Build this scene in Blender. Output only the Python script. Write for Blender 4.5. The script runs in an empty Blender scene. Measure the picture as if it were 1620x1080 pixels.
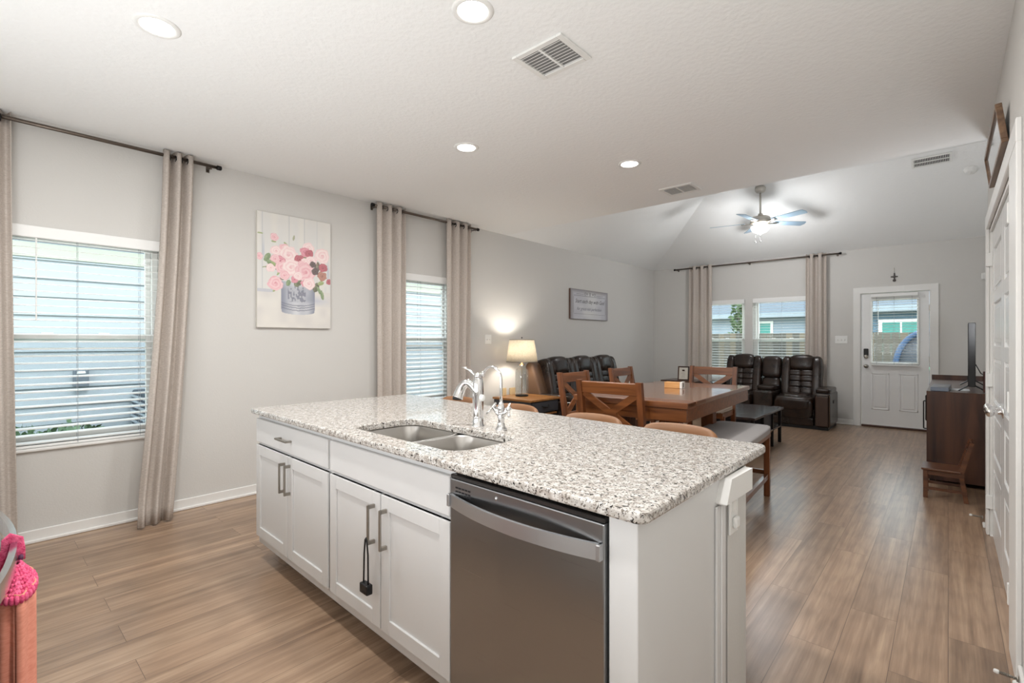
import bpy, bmesh, math, random
from mathutils import Vector, Matrix
random.seed(7)
C = bpy.context.scene
PI = math.pi
R = math.radians

# ------------------------------------------------------------------ camera, world, exposure
cam_d = bpy.data.cameras.new('camera')
cam_d.sensor_width = 36.0
cam_d.lens = 36.0 * 768.0 / 1620.0
cam_d.clip_start = 0.02
cam = bpy.data.objects.new('camera', cam_d)
C.collection.objects.link(cam)
cam.location = (0, 0, 1.31)
cam.rotation_euler = (R(90), 0, R(41.94))
C.camera = cam

w = bpy.data.worlds.new('world'); C.world = w; w.use_nodes = True
bg = w.node_tree.nodes['Background']
bg.inputs[0].default_value = (0.91, 0.95, 1.0, 1)
bg.inputs[1].default_value = 3.8

sun_d = bpy.data.lights.new('sun', 'SUN'); sun_d.energy = 1.7; sun_d.angle = R(20); sun_d.color = (1.0, 0.97, 0.93)
sun = bpy.data.objects.new('sun', sun_d); C.collection.objects.link(sun)
sun.rotation_euler = (R(-4), R(36), 0)          # high from the right

def fill_light(loc, rot, sx, sy, e, col=(0.95, 0.97, 1.0)):      # added area light that brightens the ceiling, no such source in the room
    ld = bpy.data.lights.new('added_ceiling_fill', 'AREA'); ld.shape = 'RECTANGLE'; ld.size = sx; ld.size_y = sy; ld.energy = e; ld.color = col
    o = bpy.data.objects.new('added_ceiling_fill', ld); C.collection.objects.link(o); o.location = loc; o.rotation_euler = rot
    return o
fill_light((-1.6, -0.45, 1.1), (R(180-40), 0, 0), 3.0, 0.5, 27)
fill_light((0.36, 5.55, 1.4), (R(180-25), R(-25), 0), 0.12, 0.12, 11)

C.view_settings.view_transform = 'Standard'
C.view_settings.look = 'None'
C.view_settings.gamma = 1.0
C.view_settings.use_curve_mapping = False
C.view_settings.exposure = 0.55
L_DOWN = 14.0      # watts of each recessed ceiling light
L_FAN = 30.0
L_LAMP = 13.0

# ------------------------------------------------------------------ helpers
def lin(c):
    return tuple(((v/255.0)/12.92 if v/255.0 <= 0.04045 else ((v/255.0+0.055)/1.055)**2.4) for v in c) + (1,)

def mat(name, col, rough=0.6, metal=0.0, bump=None, spec=0.5, trans=0.0, coat=0.0, emit=None, vary=None, sheen=0.0, ior=1.45):
    m = bpy.data.materials.new(name); m.use_nodes = True
    nt = m.node_tree; b = nt.nodes['Principled BSDF']
    b.inputs['Base Color'].default_value = lin(col)
    b.inputs['Roughness'].default_value = rough
    b.inputs['Metallic'].default_value = metal
    b.inputs['Specular IOR Level'].default_value = spec
    b.inputs['Transmission Weight'].default_value = trans
    b.inputs['Coat Weight'].default_value = coat
    b.inputs['Sheen Weight'].default_value = sheen
    b.inputs['IOR'].default_value = ior
    if emit:
        b.inputs['Emission Color'].default_value = lin(emit[0]); b.inputs['Emission Strength'].default_value = emit[1]
    tc = nt.nodes.new('ShaderNodeTexCoord')
    if bump:      # (scale, strength, distance)
        n = nt.nodes.new('ShaderNodeTexNoise'); n.inputs['Scale'].default_value = bump[0]; n.inputs['Detail'].default_value = 3
        bp = nt.nodes.new('ShaderNodeBump'); bp.inputs['Strength'].default_value = bump[1]; bp.inputs['Distance'].default_value = bump[2]
        nt.links.new(tc.outputs['Object'], n.inputs['Vector'])
        nt.links.new(n.outputs['Fac'], bp.inputs['Height']); nt.links.new(bp.outputs['Normal'], b.inputs['Normal'])
    if vary:      # (scale, other colour, low, high)
        n = nt.nodes.new('ShaderNodeTexNoise'); n.inputs['Scale'].default_value = vary[0]; n.inputs['Detail'].default_value = 4
        r = nt.nodes.new('ShaderNodeValToRGB')
        r.color_ramp.elements[0].position = vary[2]; r.color_ramp.elements[1].position = vary[3]
        r.color_ramp.elements[0].color = lin(col); r.color_ramp.elements[1].color = lin(vary[1])
        nt.links.new(tc.outputs['Object'], n.inputs['Vector'])
        nt.links.new(n.outputs['Fac'], r.inputs['Fac']); nt.links.new(r.outputs['Color'], b.inputs['Base Color'])
    return m

def wood(name, c1, c2, rough=0.35, scale=1.0, axis='x', coat=0.1, dark=None):
    """wood whose grain runs along the object's own axis"""
    m = mat(name, c1, rough, coat=coat); nt = m.node_tree; b = nt.nodes['Principled BSDF']
    tc = nt.nodes.new('ShaderNodeTexCoord'); mp = nt.nodes.new('ShaderNodeMapping')
    s = {'x': (1.2, 14, 14), 'y': (14, 1.2, 14), 'z': (14, 14, 1.2)}[axis]
    mp.inputs['Scale'].default_value = tuple(v*scale for v in s)
    n = nt.nodes.new('ShaderNodeTexNoise'); n.inputs['Scale'].default_value = 2.0; n.inputs['Detail'].default_value = 6; n.inputs['Distortion'].default_value = 0.6
    r = nt.nodes.new('ShaderNodeValToRGB'); r.color_ramp.elements[0].position = 0.32; r.color_ramp.elements[1].position = 0.68
    r.color_ramp.elements[0].color = lin(c2); r.color_ramp.elements[1].color = lin(c1)
    nt.links.new(tc.outputs['Object'], mp.inputs['Vector']); nt.links.new(mp.outputs[0], n.inputs['Vector'])
    nt.links.new(n.outputs['Fac'], r.inputs['Fac']); nt.links.new(r.outputs['Color'], b.inputs['Base Color'])
    bp = nt.nodes.new('ShaderNodeBump'); bp.inputs['Strength'].default_value = 0.15; bp.inputs['Distance'].default_value = 0.002
    nt.links.new(n.outputs['Fac'], bp.inputs['Height']); nt.links.new(bp.outputs['Normal'], b.inputs['Normal'])
    return m

def T(x=0, y=0, z=0): return Matrix.Translation((x, y, z))
def RX(a): return Matrix.Rotation(R(a), 4, 'X')
def RY(a): return Matrix.Rotation(R(a), 4, 'Y')
def RZ(a): return Matrix.Rotation(R(a), 4, 'Z')

def NB(): return bmesh.new()
def merge(bm, tmp, M=None, smooth=False):
    if M is not None: tmp.transform(M)
    if smooth:
        for f in tmp.faces: f.smooth = True
    me = bpy.data.meshes.new('t'); tmp.to_mesh(me); tmp.free()
    bm.from_mesh(me); bpy.data.meshes.remove(me)

def box(bm, x0, x1, y0, y1, z0, z1, r=0.0, seg=2, M=None):
    t = bmesh.new(); bmesh.ops.create_cube(t, size=1)
    for v in t.verts:
        v.co = Vector((x0+(v.co.x+.5)*(x1-x0), y0+(v.co.y+.5)*(y1-y0), z0+(v.co.z+.5)*(z1-z0)))
    if r > 0:
        bmesh.ops.bevel(t, geom=t.edges[:], offset=r, segments=seg, profile=0.5, affect='EDGES')
    merge(bm, t, M)

def pillow(bm, cx, cy, cz, sx, sy, sz, p=5.0, M=None, cuts=9, wrinkle=0.0):
    """superellipsoid cushion, half sizes sx, sy, sz"""
    t = bmesh.new(); bmesh.ops.create_cube(t, size=2)
    bmesh.ops.subdivide_edges(t, edges=t.edges[:], cuts=cuts, use_grid_fill=True)
    for v in t.verts:
        x, y, z = v.co
        k = (abs(x)**p+abs(y)**p+abs(z)**p)**(1/p)
        v.co = Vector((cx+x/k*sx, cy+y/k*sy, cz+z/k*sz))
        if wrinkle: v.co += Vector((0, 0, 1))*wrinkle*math.sin(v.co.x*31+v.co.y*17)*math.cos(v.co.z*23)
    merge(bm, t, M, True)

def tube(bm, pts, r, seg=12, M=None, cap=True, flat=1.0):
    """tube through points, r a number or a list"""
    t = bmesh.new(); pts = [Vector(p) for p in pts]; n = len(pts)
    rs = r if isinstance(r, (list, tuple)) else [r]*n
    rings = []; up = None
    for i, p in enumerate(pts):
        d = (pts[min(i+1, n-1)]-pts[max(i-1, 0)]).normalized()
        if up is None:
            up = Vector((0, 0, 1)) if abs(d.z) < 0.9 else Vector((1, 0, 0))
        a = d.cross(up).normalized(); b = a.cross(d).normalized(); up = b
        rings.append([t.verts.new(p+(a*math.cos(2*PI*k/seg)+b*math.sin(2*PI*k/seg)*flat)*rs[i]) for k in range(seg)])
    for i in range(n-1):
        for k in range(seg):
            t.faces.new((rings[i][k], rings[i][(k+1) % seg], rings[i+1][(k+1) % seg], rings[i+1][k]))
    if cap:
        t.faces.new(rings[0][::-1]); t.faces.new(rings[-1])
    bmesh.ops.recalc_face_normals(t, faces=t.faces[:])
    merge(bm, t, M, True)

def lathe(bm, prof, seg=32, M=None, smooth=True):
    t = bmesh.new(); rings = []
    for r_, z_ in prof:
        rings.append([t.verts.new((max(r_, 1e-4)*math.cos(2*PI*k/seg), max(r_, 1e-4)*math.sin(2*PI*k/seg), z_)) for k in range(seg)])
    for i in range(len(prof)-1):
        for k in range(seg):
            t.faces.new((rings[i][k], rings[i][(k+1) % seg], rings[i+1][(k+1) % seg], rings[i+1][k]))
    bmesh.ops.remove_doubles(t, verts=t.verts[:], dist=1e-5)
    bmesh.ops.recalc_face_normals(t, faces=t.faces[:])
    merge(bm, t, M, smooth)

def prism(bm, poly, a0, a1, axis='z', M=None):
    """extrude a 2-D polygon along axis; the polygon lives in the other two axes in order"""
    t = bmesh.new()
    def mk(p, a):
        return {'z': (p[0], p[1], a), 'y': (p[0], a, p[1]), 'x': (a, p[0], p[1])}[axis]
    A = [t.verts.new(mk(p, a0)) for p in poly]; B = [t.verts.new(mk(p, a1)) for p in poly]
    n = len(poly); t.faces.new(A); t.faces.new(B[::-1])
    for i in range(n): t.faces.new((A[i], A[(i+1) % n], B[(i+1) % n], B[i]))
    bmesh.ops.recalc_face_normals(t, faces=t.faces[:])
    merge(bm, t, M)

def bar(bm, p, q, w_, h_, M=None, up=(0, 0, 1), r=0.0):
    """straight board from p to q, w across, h along up"""
    p = Vector(p); q = Vector(q); d = q-p; L = d.length; d.normalize(); up = Vector(up)
    s = d.cross(up).normalized(); u = s.cross(d).normalized()
    Mx = Matrix(((d.x, s.x, u.x, p.x), (d.y, s.y, u.y, p.y), (d.z, s.z, u.z, p.z), (0, 0, 0, 1)))
    if M is not None: Mx = M @ Mx
    box(bm, 0, L, -w_/2, w_/2, -h_/2, h_/2, r=r, seg=1, M=Mx)

def obj(name, bm, m, parent=None, loc=None, rz=None, label=None, cat=None, group=None, kind=None, smooth=False):
    me = bpy.data.meshes.new(name)
    if smooth:
        for f in bm.faces: f.smooth = True
    bm.to_mesh(me); bm.free()
    o = bpy.data.objects.new(name, me); C.collection.objects.link(o)
    for mm in (m if isinstance(m, (list, tuple)) else [m]): me.materials.append(mm)
    if parent is not None: o.parent = parent
    if loc is not None: o.location = loc
    if rz is not None: o.rotation_euler = (0, 0, R(rz))
    tag(o, label, cat, group, kind)
    return o

def tag(o, label=None, cat=None, group=None, kind=None):
    if label: o['label'] = label
    if cat: o['category'] = cat
    if group: o['group'] = group
    if kind: o['kind'] = kind
    return o

def thing(name, label, cat, loc=(0, 0, 0), rz=0, group=None):
    o = bpy.data.objects.new(name, None); C.collection.objects.link(o)
    o.empty_display_size = 0.1
    o.location = loc; o.rotation_euler = (0, 0, R(rz))
    return tag(o, label, cat, group)

def dup(root, loc=None, rz=None, label=None, group=None):
    r_ = root.copy(); C.collection.objects.link(r_)
    if loc is not None: r_.location = loc
    if rz is not None: r_.rotation_euler = (0, 0, R(rz))
    if label: r_['label'] = label
    if group: r_['group'] = group
    for ch in [c for c in bpy.data.objects if c.parent == root]:
        c = ch.copy(); C.collection.objects.link(c); c.parent = r_
        for g in [k for k in bpy.data.objects if k.parent == ch]:
            d = g.copy(); C.collection.objects.link(d); d.parent = c
    return r_

def b1(*a, **k):
    bm = NB(); box(bm, *a, **k); return bm

# ------------------------------------------------------------------ materials
M_wall = mat('wall_paint', (210, 208, 204), 0.85, bump=(90, 0.25, 0.003))
M_ceil = mat('ceiling_texture', (243, 244, 243), 0.9, bump=(38, 0.5, 0.006))
M_trim = mat('trim_white', (232, 231, 228), 0.35)
M_cab = mat('cabinet_white', (216, 216, 215), 0.38)
M_door = mat('door_white_gloss', (232, 232, 231), 0.22)
M_steel = mat('steel_brushed', (150, 146, 141), 0.27, 1.0)
M_dw = mat('steel_dishwasher', (140, 134, 128), 0.30, 1.0)
M_dw_bar = mat('steel_handle', (185, 185, 186), 0.38, 1.0)
M_sink = mat('steel_sink', (196, 193, 189), 0.28, 1.0)
M_chrome = mat('chrome', (225, 225, 225), 0.06, 1.0)
M_nickel = mat('nickel_satin', (165, 160, 152), 0.33, 1.0)
M_rod = mat('rod_bronze_steel', (110, 100, 92), 0.35, 0.9)
M_dark = mat('dark_metal', (38, 36, 36), 0.4, 0.6)
M_black = mat('black_plastic', (22, 22, 23), 0.45)
M_rubber = mat('black_screen', (12, 12, 14), 0.12)
M_leather = mat('leather_brown', (46, 33, 26), 0.27, bump=(55, 0.2, 0.003), vary=(7, (32, 25, 22), 0.4, 0.65))
M_leather_side = mat('leather_side', (92, 68, 50), 0.45, bump=(60, 0.3, 0.004))
M_leather_panel = mat('leather_panel', (68, 51, 42), 0.4, bump=(60, 0.3, 0.004))
M_nail = mat('nailhead', (120, 100, 80), 0.3, 1.0)
M_beige = mat('seat_fabric_beige', (176, 163, 150), 0.85, bump=(220, 0.3, 0.002))
M_bench = mat('bench_fabric', (168, 164, 163), 0.75, bump=(220, 0.3, 0.002))
M_tan = mat('stool_tan', (140, 100, 68), 0.5, bump=(120, 0.2, 0.002), vary=(9, (134, 94, 64), 0.35, 0.7))
M_plastic = mat('white_plastic', (235, 235, 232), 0.35)
M_slat = mat('blind_slat', (240, 240, 238), 0.35)
M_oakx = wood('dining_wood_x', (134, 82, 46), (94, 54, 29), 0.28, axis='x', coat=0.25)
M_oaky = wood('dining_wood_y', (134, 82, 46), (94, 54, 29), 0.28, axis='y', coat=0.25)
M_oakz = wood('dining_wood_z', (128, 76, 43), (88, 50, 27), 0.35, axis='z')
M_ttop = wood('tabletop_wood', (146, 98, 66), (104, 68, 46), 0.16, axis='y', coat=0.5)
M_walnut = wood('walnut_dark', (88, 56, 40), (38, 22, 17), 0.42, axis='z', scale=0.38)
M_etop = wood('end_table_top', (176, 122, 66), (126, 82, 44), 0.3, axis='y')
M_ebody = mat('end_table_charcoal', (62, 62, 66), 0.45)
M_coffee = wood('coffee_top', (66, 54, 52), (44, 36, 36), 0.2, axis='y', coat=0.3)
M_kid = wood('kid_chair_wood', (112, 70, 44), (74, 44, 28), 0.3, axis='x')
M_shade = None

def new_floor():
    m = bpy.data.materials.new('vinyl_plank'); m.use_nodes = True
    nt = m.node_tree; N = nt.nodes; Lk = nt.links; b = N['Principled BSDF']
    tc = N.new('ShaderNodeTexCoord'); mp = N.new('ShaderNodeMapping'); mp.inputs['Rotation'].default_value = (0, 0, R(90))
    Lk.new(tc.outputs['Object'], mp.inputs['Vector'])
    br = N.new('ShaderNodeTexBrick')
    br.inputs['Scale'].default_value = 1; br.inputs['Brick Width'].default_value = 1.22; br.inputs['Row Height'].default_value = 0.178
    br.inputs['Mortar Size'].default_value = 0.0012; br.inputs['Mortar Smooth'].default_value = 0.2; br.offset = 0.37; br.offset_frequency = 2
    br.inputs['Color1'].default_value = (0, 0, 0, 1); br.inputs['Color2'].default_value = (1, 1, 1, 1); br.inputs['Mortar'].default_value = (0.5, 0.5, 0.5, 1)
    Lk.new(mp.outputs[0], br.inputs['Vector'])
    # a shift of the grain for each plank
    sh = N.new('ShaderNodeVectorMath'); sh.operation = 'MULTIPLY'; sh.inputs[1].default_value = (7.3, 3.1, 0)
    Lk.new(br.outputs['Color'], sh.inputs[0])
    ad = N.new('ShaderNodeVectorMath'); ad.operation = 'ADD'; Lk.new(tc.outputs['Object'], ad.inputs[0]); Lk.new(sh.outputs[0], ad.inputs[1])
    m2 = N.new('ShaderNodeMapping'); m2.inputs['Scale'].default_value = (13, 0.55, 1); Lk.new(ad.outputs[0], m2.inputs['Vector'])
    n1 = N.new('ShaderNodeTexNoise'); n1.inputs['Scale'].default_value = 1.6; n1.inputs['Detail'].default_value = 7; n1.inputs['Roughness'].default_value = 0.62; n1.inputs['Distortion'].default_value = 0.4
    Lk.new(m2.outputs[0], n1.inputs['Vector'])
    wv = N.new('ShaderNodeTexWave'); wv.wave_type = 'RINGS'; wv.rings_direction = 'X'
    m3 = N.new('ShaderNodeMapping'); m3.inputs['Scale'].default_value = (1.0, 0.07, 1); Lk.new(ad.outputs[0], m3.inputs['Vector'])
    wv.inputs['Scale'].default_value = 17; wv.inputs['Distortion'].default_value = 4.5; wv.inputs['Detail'].default_value = 2; wv.inputs['Detail Scale'].default_value = 1.4
    Lk.new(m3.outputs[0], wv.inputs['Vector'])
    m4 = N.new('ShaderNodeMapping'); m4.inputs['Scale'].default_value = (110, 2.5, 1); Lk.new(ad.outputs[0], m4.inputs['Vector'])
    n2 = N.new('ShaderNodeTexNoise'); n2.inputs['Scale'].default_value = 1; n2.inputs['Detail'].default_value = 3; Lk.new(m4.outputs[0], n2.inputs['Vector'])
    r1 = N.new('ShaderNodeValToRGB'); e = r1.color_ramp.elements
    e[0].position = 0.26; e[0].color = lin((120, 97, 79)); e[1].position = 0.74; e[1].color = lin((188, 161, 135))
    x = e.new(0.5); x.color = lin((158, 131, 108))
    Lk.new(n1.outputs['Fac'], r1.inputs['Fac'])
    mx = N.new('ShaderNodeMix'); mx.data_type = 'RGBA'; mx.blend_type = 'MULTIPLY'; mx.inputs[0].default_value = 0.16
    r2 = N.new('ShaderNodeValToRGB'); r2.color_ramp.elements[0].color = (0.45, 0.42, 0.40, 1); r2.color_ramp.elements[1].color = (1, 1, 1, 1)
    r2.color_ramp.elements[0].position = 0.0; r2.color_ramp.elements[1].position = 0.5
    Lk.new(wv.outputs['Fac'], r2.inputs['Fac']); Lk.new(r1.outputs['Color'], mx.inputs[6]); Lk.new(r2.outputs['Color'], mx.inputs[7])
    mx2 = N.new('ShaderNodeMix'); mx2.data_type = 'RGBA'; mx2.blend_type = 'MULTIPLY'; mx2.inputs[0].default_value = 0.35
    r3 = N.new('ShaderNodeValToRGB'); r3.color_ramp.elements[0].position = 0.3; r3.color_ramp.elements[1].position = 0.6
    r3.color_ramp.elements[0].color = (0.55, 0.52, 0.5, 1); r3.color_ramp.elements[1].color = (1, 1, 1, 1)
    Lk.new(n2.outputs['Fac'], r3.inputs['Fac']); Lk.new(mx.outputs[2], mx2.inputs[6]); Lk.new(r3.outputs['Color'], mx2.inputs[7])
    # tone of each plank
    hs = N.new('ShaderNodeHueSaturation'); mr = N.new('ShaderNodeMapRange'); mr.inputs[3].default_value = 0.86; mr.inputs[4].default_value = 1.12
    Lk.new(br.outputs['Color'], mr.inputs[0]); Lk.new(mr.outputs[0], hs.inputs['Value']); Lk.new(mx2.outputs[2], hs.inputs['Color'])
    mj = N.new('ShaderNodeMix'); mj.data_type = 'RGBA'; mj.inputs[7].default_value = lin((98, 78, 63))
    Lk.new(br.outputs['Fac'], mj.inputs[0]); Lk.new(hs.outputs[0], mj.inputs[6]); Lk.new(mj.outputs[2], b.inputs['Base Color'])
    b.inputs['Roughness'].default_value = 0.29; b.inputs['Specular IOR Level'].default_value = 0.55
    bp = N.new('ShaderNodeBump'); bp.inputs['Strength'].default_value = 0.12; bp.inputs['Distance'].default_value = 0.002
    Lk.new(n2.outputs['Fac'], bp.inputs['Height']); Lk.new(bp.outputs[0], b.inputs['Normal'])
    return m
M_floor = new_floor()

def new_granite():
    m = mat('granite', (205, 203, 198), 0.07, spec=0.6); nt = m.node_tree; N = nt.nodes; Lk = nt.links; b = N['Principled BSDF']
    tc = N.new('ShaderNodeTexCoord')
    def noise(s, d=3, dist=0.0):
        n = N.new('ShaderNodeTexNoise'); n.inputs['Scale'].default_value = s; n.inputs['Detail'].default_value = d; n.inputs['Distortion'].default_value = dist
        Lk.new(tc.outputs['Object'], n.inputs['Vector']); return n
    def ramp(src, p0, p1, c0, c1):
        r_ = N.new('ShaderNodeValToRGB'); r_.color_ramp.elements[0].position = p0; r_.color_ramp.elements[1].position = p1
        r_.color_ramp.elements[0].color = c0; r_.color_ramp.elements[1].color = c1; Lk.new(src.outputs['Fac'], r_.inputs['Fac']); return r_
    base = ramp(noise(45, 4), 0.38, 0.62, lin((172, 165, 157)), lin((210, 207, 202)))
    g = ramp(noise(150, 3, 0.4), 0.54, 0.61, (0, 0, 0, 1), (1, 1, 1, 1))
    mx = N.new('ShaderNodeMix'); mx.data_type = 'RGBA'; mx.inputs[7].default_value = lin((118, 110, 103))
    Lk.new(g.outputs['Color'], mx.inputs[0]); Lk.new(base.outputs['Color'], mx.inputs[6])
    k = ramp(noise(95, 5, 0.8), 0.595, 0.625, (0, 0, 0, 1), (1, 1, 1, 1))
    mx2 = N.new('ShaderNodeMix'); mx2.data_type = 'RGBA'; mx2.inputs[7].default_value = lin((42, 38, 36))
    Lk.new(k.outputs['Color'], mx2.inputs[0]); Lk.new(mx.outputs[2], mx2.inputs[6]); Lk.new(mx2.outputs[2], b.inputs['Base Color'])
    return m
M_granite = new_granite()

def new_fabric(name, c1, c2, translucent=0.25):
    m = bpy.data.materials.new(name); m.use_nodes = True; nt = m.node_tree; N = nt.nodes; Lk = nt.links
    b = N['Principled BSDF']; b.inputs['Roughness'].default_value = 0.9; b.inputs['Specular IOR Level'].default_value = 0.1
    tc = N.new('ShaderNodeTexCoord'); mp = N.new('ShaderNodeMapping'); mp.inputs['Scale'].default_value = (60, 60, 260)
    n = N.new('ShaderNodeTexNoise'); n.inputs['Scale'].default_value = 1.0; n.inputs['Detail'].default_value = 4
    Lk.new(tc.outputs['Object'], mp.inputs[0]); Lk.new(mp.outputs[0], n.inputs['Vector'])
    r_ = N.new('ShaderNodeValToRGB'); r_.color_ramp.elements[0].position = 0.35; r_.color_ramp.elements[1].position = 0.65
    r_.color_ramp.elements[0].color = lin(c2); r_.color_ramp.elements[1].color = lin(c1)
    Lk.new(n.outputs['Fac'], r_.inputs[0]); Lk.new(r_.outputs[0], b.inputs['Base Color'])
    tr = N.new('ShaderNodeBsdfTranslucent'); Lk.new(r_.outputs[0], tr.inputs[0])
    mx = N.new('ShaderNodeMixShader'); mx.inputs[0].default_value = translucent
    out = N['Material Output']; Lk.new(b.outputs[0], mx.inputs[1]); Lk.new(tr.outputs[0], mx.inputs[2]); Lk.new(mx.outputs[0], out.inputs[0])
    return m
M_curt = new_fabric('curtain_linen', (228, 219, 211), (208, 198, 189), 0.3)
M_shade = new_fabric('lamp_shade_linen', (228, 222, 210), (204, 196, 180), 0.4)
M_towel = new_fabric('towel_peach', (236, 162, 140), (226, 148, 126), 0.1)
M_crochet = mat('crochet_pink', (212, 72, 116), 0.9, bump=(260, 0.8, 0.004), vary=(90, (232, 104, 142), 0.4, 0.6))

def glass(name, tint=(255, 255, 255), gloss=0.08, grey=0.0):
    m = bpy.data.materials.new(name); m.use_nodes = True; nt = m.node_tree; N = nt.nodes; Lk = nt.links
    for n in list(N):
        if n.type == 'BSDF_PRINCIPLED': N.remove(n)
    t = N.new('ShaderNodeBsdfTransparent'); t.inputs[0].default_value = lin(tint)
    g = N.new('ShaderNodeBsdfGlossy'); g.inputs['Roughness'].default_value = 0.02
    mx = N.new('ShaderNodeMixShader'); mx.inputs[0].default_value = gloss
    Lk.new(t.outputs[0], mx.inputs[1]); Lk.new(g.outputs[0], mx.inputs[2]); Lk.new(mx.outputs[0], N['Material Output'].inputs[0])
    return m
M_pane = glass('window_glass', (244, 250, 250), 0.006)
M_screen = glass('bug_screen', (240, 242, 244), 0.0)
M_lampglass = glass('lamp_glass', (248, 250, 250), 0.16)

def emit(name, col, s):
    m = bpy.data.materials.new(name); m.use_nodes = True; b = m.node_tree.nodes['Principled BSDF']
    b.inputs['Base Color'].default_value = lin((240, 240, 238)); b.inputs['Emission Color'].default_value = lin(col); b.inputs['Emission Strength'].default_value = s
    return m
M_lens = emit('light_lens', (255, 250, 240), 9.0)
M_bowl = emit('fan_bowl_glass', (255, 246, 232), 5.0)
M_bulb = emit('lamp_bulb', (255, 246, 230), 20.0)

# ------------------------------------------------------------------ the room shell
LW, BW, RW, KW = -4.44, 9.24, 0.21, -0.72       # left, back, right (pantry) and kitchen walls
CH = 2.745; FY = 4.82; LR = 0.42; TOP = 3.56
def struct(name, bm, m, parent=None):
    o = obj(name, bm, m, parent)
    if parent is None: o['kind'] = 'structure'
    return o

def wall_with_holes(bm, plane, t0, t1, u0, u1, z0, z1, holes):
    """plane 'x': wall occupies x t0..t1 and runs along y; 'y': occupies y t0..t1 and runs along x"""
    us = sorted({u0, u1} | {h[0] for h in holes} | {h[1] for h in holes})
    for a, b_ in zip(us[:-1], us[1:]):
        hs = sorted([h for h in holes if h[0] <= a+1e-6 and h[1] >= b_-1e-6], key=lambda h: h[2])
        z = z0
        spans = []
        for h in hs:
            if h[2] > z: spans.append((z, h[2]))
            z = h[3]
        if z < z1: spans.append((z, z1))
        for s0, s1 in spans:
            if plane == 'x': box(bm, t0, t1, a, b_, s0, s1)
            else: box(bm, a, b_, t0, t1, s0, s1)

W1 = (0.02, 0.955, 0.61, 2.065)       # y0, y1, z0, z1 of the left-wall windows
W2 = (2.93, 3.865, 0.61, 2.065)
W3 = (-3.62, -2.705, 0.61, 2.065)     # x0, x1 of the back-wall windows
W4 = (-2.575, -1.66, 0.61, 2.065)
D1 = (-1.02, -0.185, 0.0, 2.06)

bm = NB(); box(bm, LW-0.15, LR+0.15, KW-0.15, BW+0.15, -0.12, 0.0); struct('floor', bm, M_floor)
bm = NB(); wall_with_holes(bm, 'x', LW-0.14, LW, KW-0.15, BW+0.15, 0, CH, [W1, W2]); struct('wall_left', bm, M_wall)
bm = NB(); wall_with_holes(bm, 'y', BW, BW+0.14, LW, LR+0.14, 0, CH, [W3, W4, D1]); struct('wall_back', bm, M_wall)
DY0, DY1 = 2.95, 4.60
bm = NB(); wall_with_holes(bm, 'x', RW, RW+0.12, KW, FY+0.02, 0, CH, [(DY0, DY1, 0, 2.06)])
box(bm, RW+0.12, LR+0.14, FY-0.1, FY+0.02, 0, CH)
struct('wall_right', bm, M_wall)
bm = NB(); box(bm, LR, LR+0.14, FY+0.02, BW, 0, CH)
prism(bm, [(FY, CH), (BW, CH), (BW-2*(TOP-CH), TOP), (FY, TOP)], LR, LR+0.14, 'x')
struct('wall_living_right', bm, M_wall)
bm = NB(); box(bm, LW, RW+0.12, KW-0.14, KW, 0, CH); struct('wall_kitchen', bm, M_wall)
# ceiling: flat over kitchen and dining, raised and sloping over the living room
bm = NB(); box(bm, LW, LR+0.14, KW-0.14, FY, CH, CH+0.1)
def quad(bm, *ps):
    bm.faces.new([bm.verts.new(p) for p in ps])
k = 2*(TOP-CH)
X0, X1, Y0, Y1 = LW, LR, FY, BW
th = 0.06
# each slope as a solid slab
def slab(bm, ps, up=0.08):
    lo = [bm.verts.new(p) for p in ps]; hi = [bm.verts.new((p[0], p[1], p[2]+up)) for p in ps]
    bm.faces.new(lo); bm.faces.new(hi[::-1]); n = len(ps)
    for i in range(n): bm.faces.new((lo[i], lo[(i+1) % n], hi[(i+1) % n], hi[i]))
slab(bm, [(X0, Y1, CH), (X0+k, Y1-k, TOP), (X1, Y1-k, TOP), (X1, Y1, CH)])
slab(bm, [(X0, Y0, CH), (X0+k, Y0, TOP), (X0+k, Y1-k, TOP), (X0, Y1, CH)])
slab(bm, [(X0+k, Y0, TOP), (X1, Y0, TOP), (X1, Y1-k, TOP), (X0+k, Y1-k, TOP)])
prism(bm, [(X0, CH+0.1), (X1, CH+0.1), (X1, TOP+.08), (X0+k, TOP+.08), (X0, CH+.08)], Y0-0.1, Y0, 'y')
bmesh.ops.recalc_face_normals(bm, faces=bm.faces[:])
struct('ceiling', bm, M_ceil)

# skirting boards with a shoe moulding
def skirt(name, segs):
    bm = NB()
    for pl, a, s, u0, u1 in segs:      # plane, position, side, extent
        for d0, z1 in ((0.014, 0.083), (0.028, 0.02)):
            lo, hi = sorted((a, a+s*d0))
            if pl == 'x': box(bm, lo, hi, u0, u1, 0, z1, r=0.004, seg=1)
            else: box(bm, u0, u1, lo, hi, 0, z1, r=0.004, seg=1)
    struct(name, bm, M_trim)
skirt('baseboard_left', [('x', LW, 1, KW, BW)])
skirt('baseboard_back', [('y', BW, -1, LW, -1.106), ('y', BW, -1, -0.10, LR)])
skirt('baseboard_right', [('x', RW, -1, KW, 2.66), ('x', RW, -1, 4.75, FY+0.02), ('y', FY+0.02, 1, RW, LR), ('x', LR, -1, FY+0.05, BW)])

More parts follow.
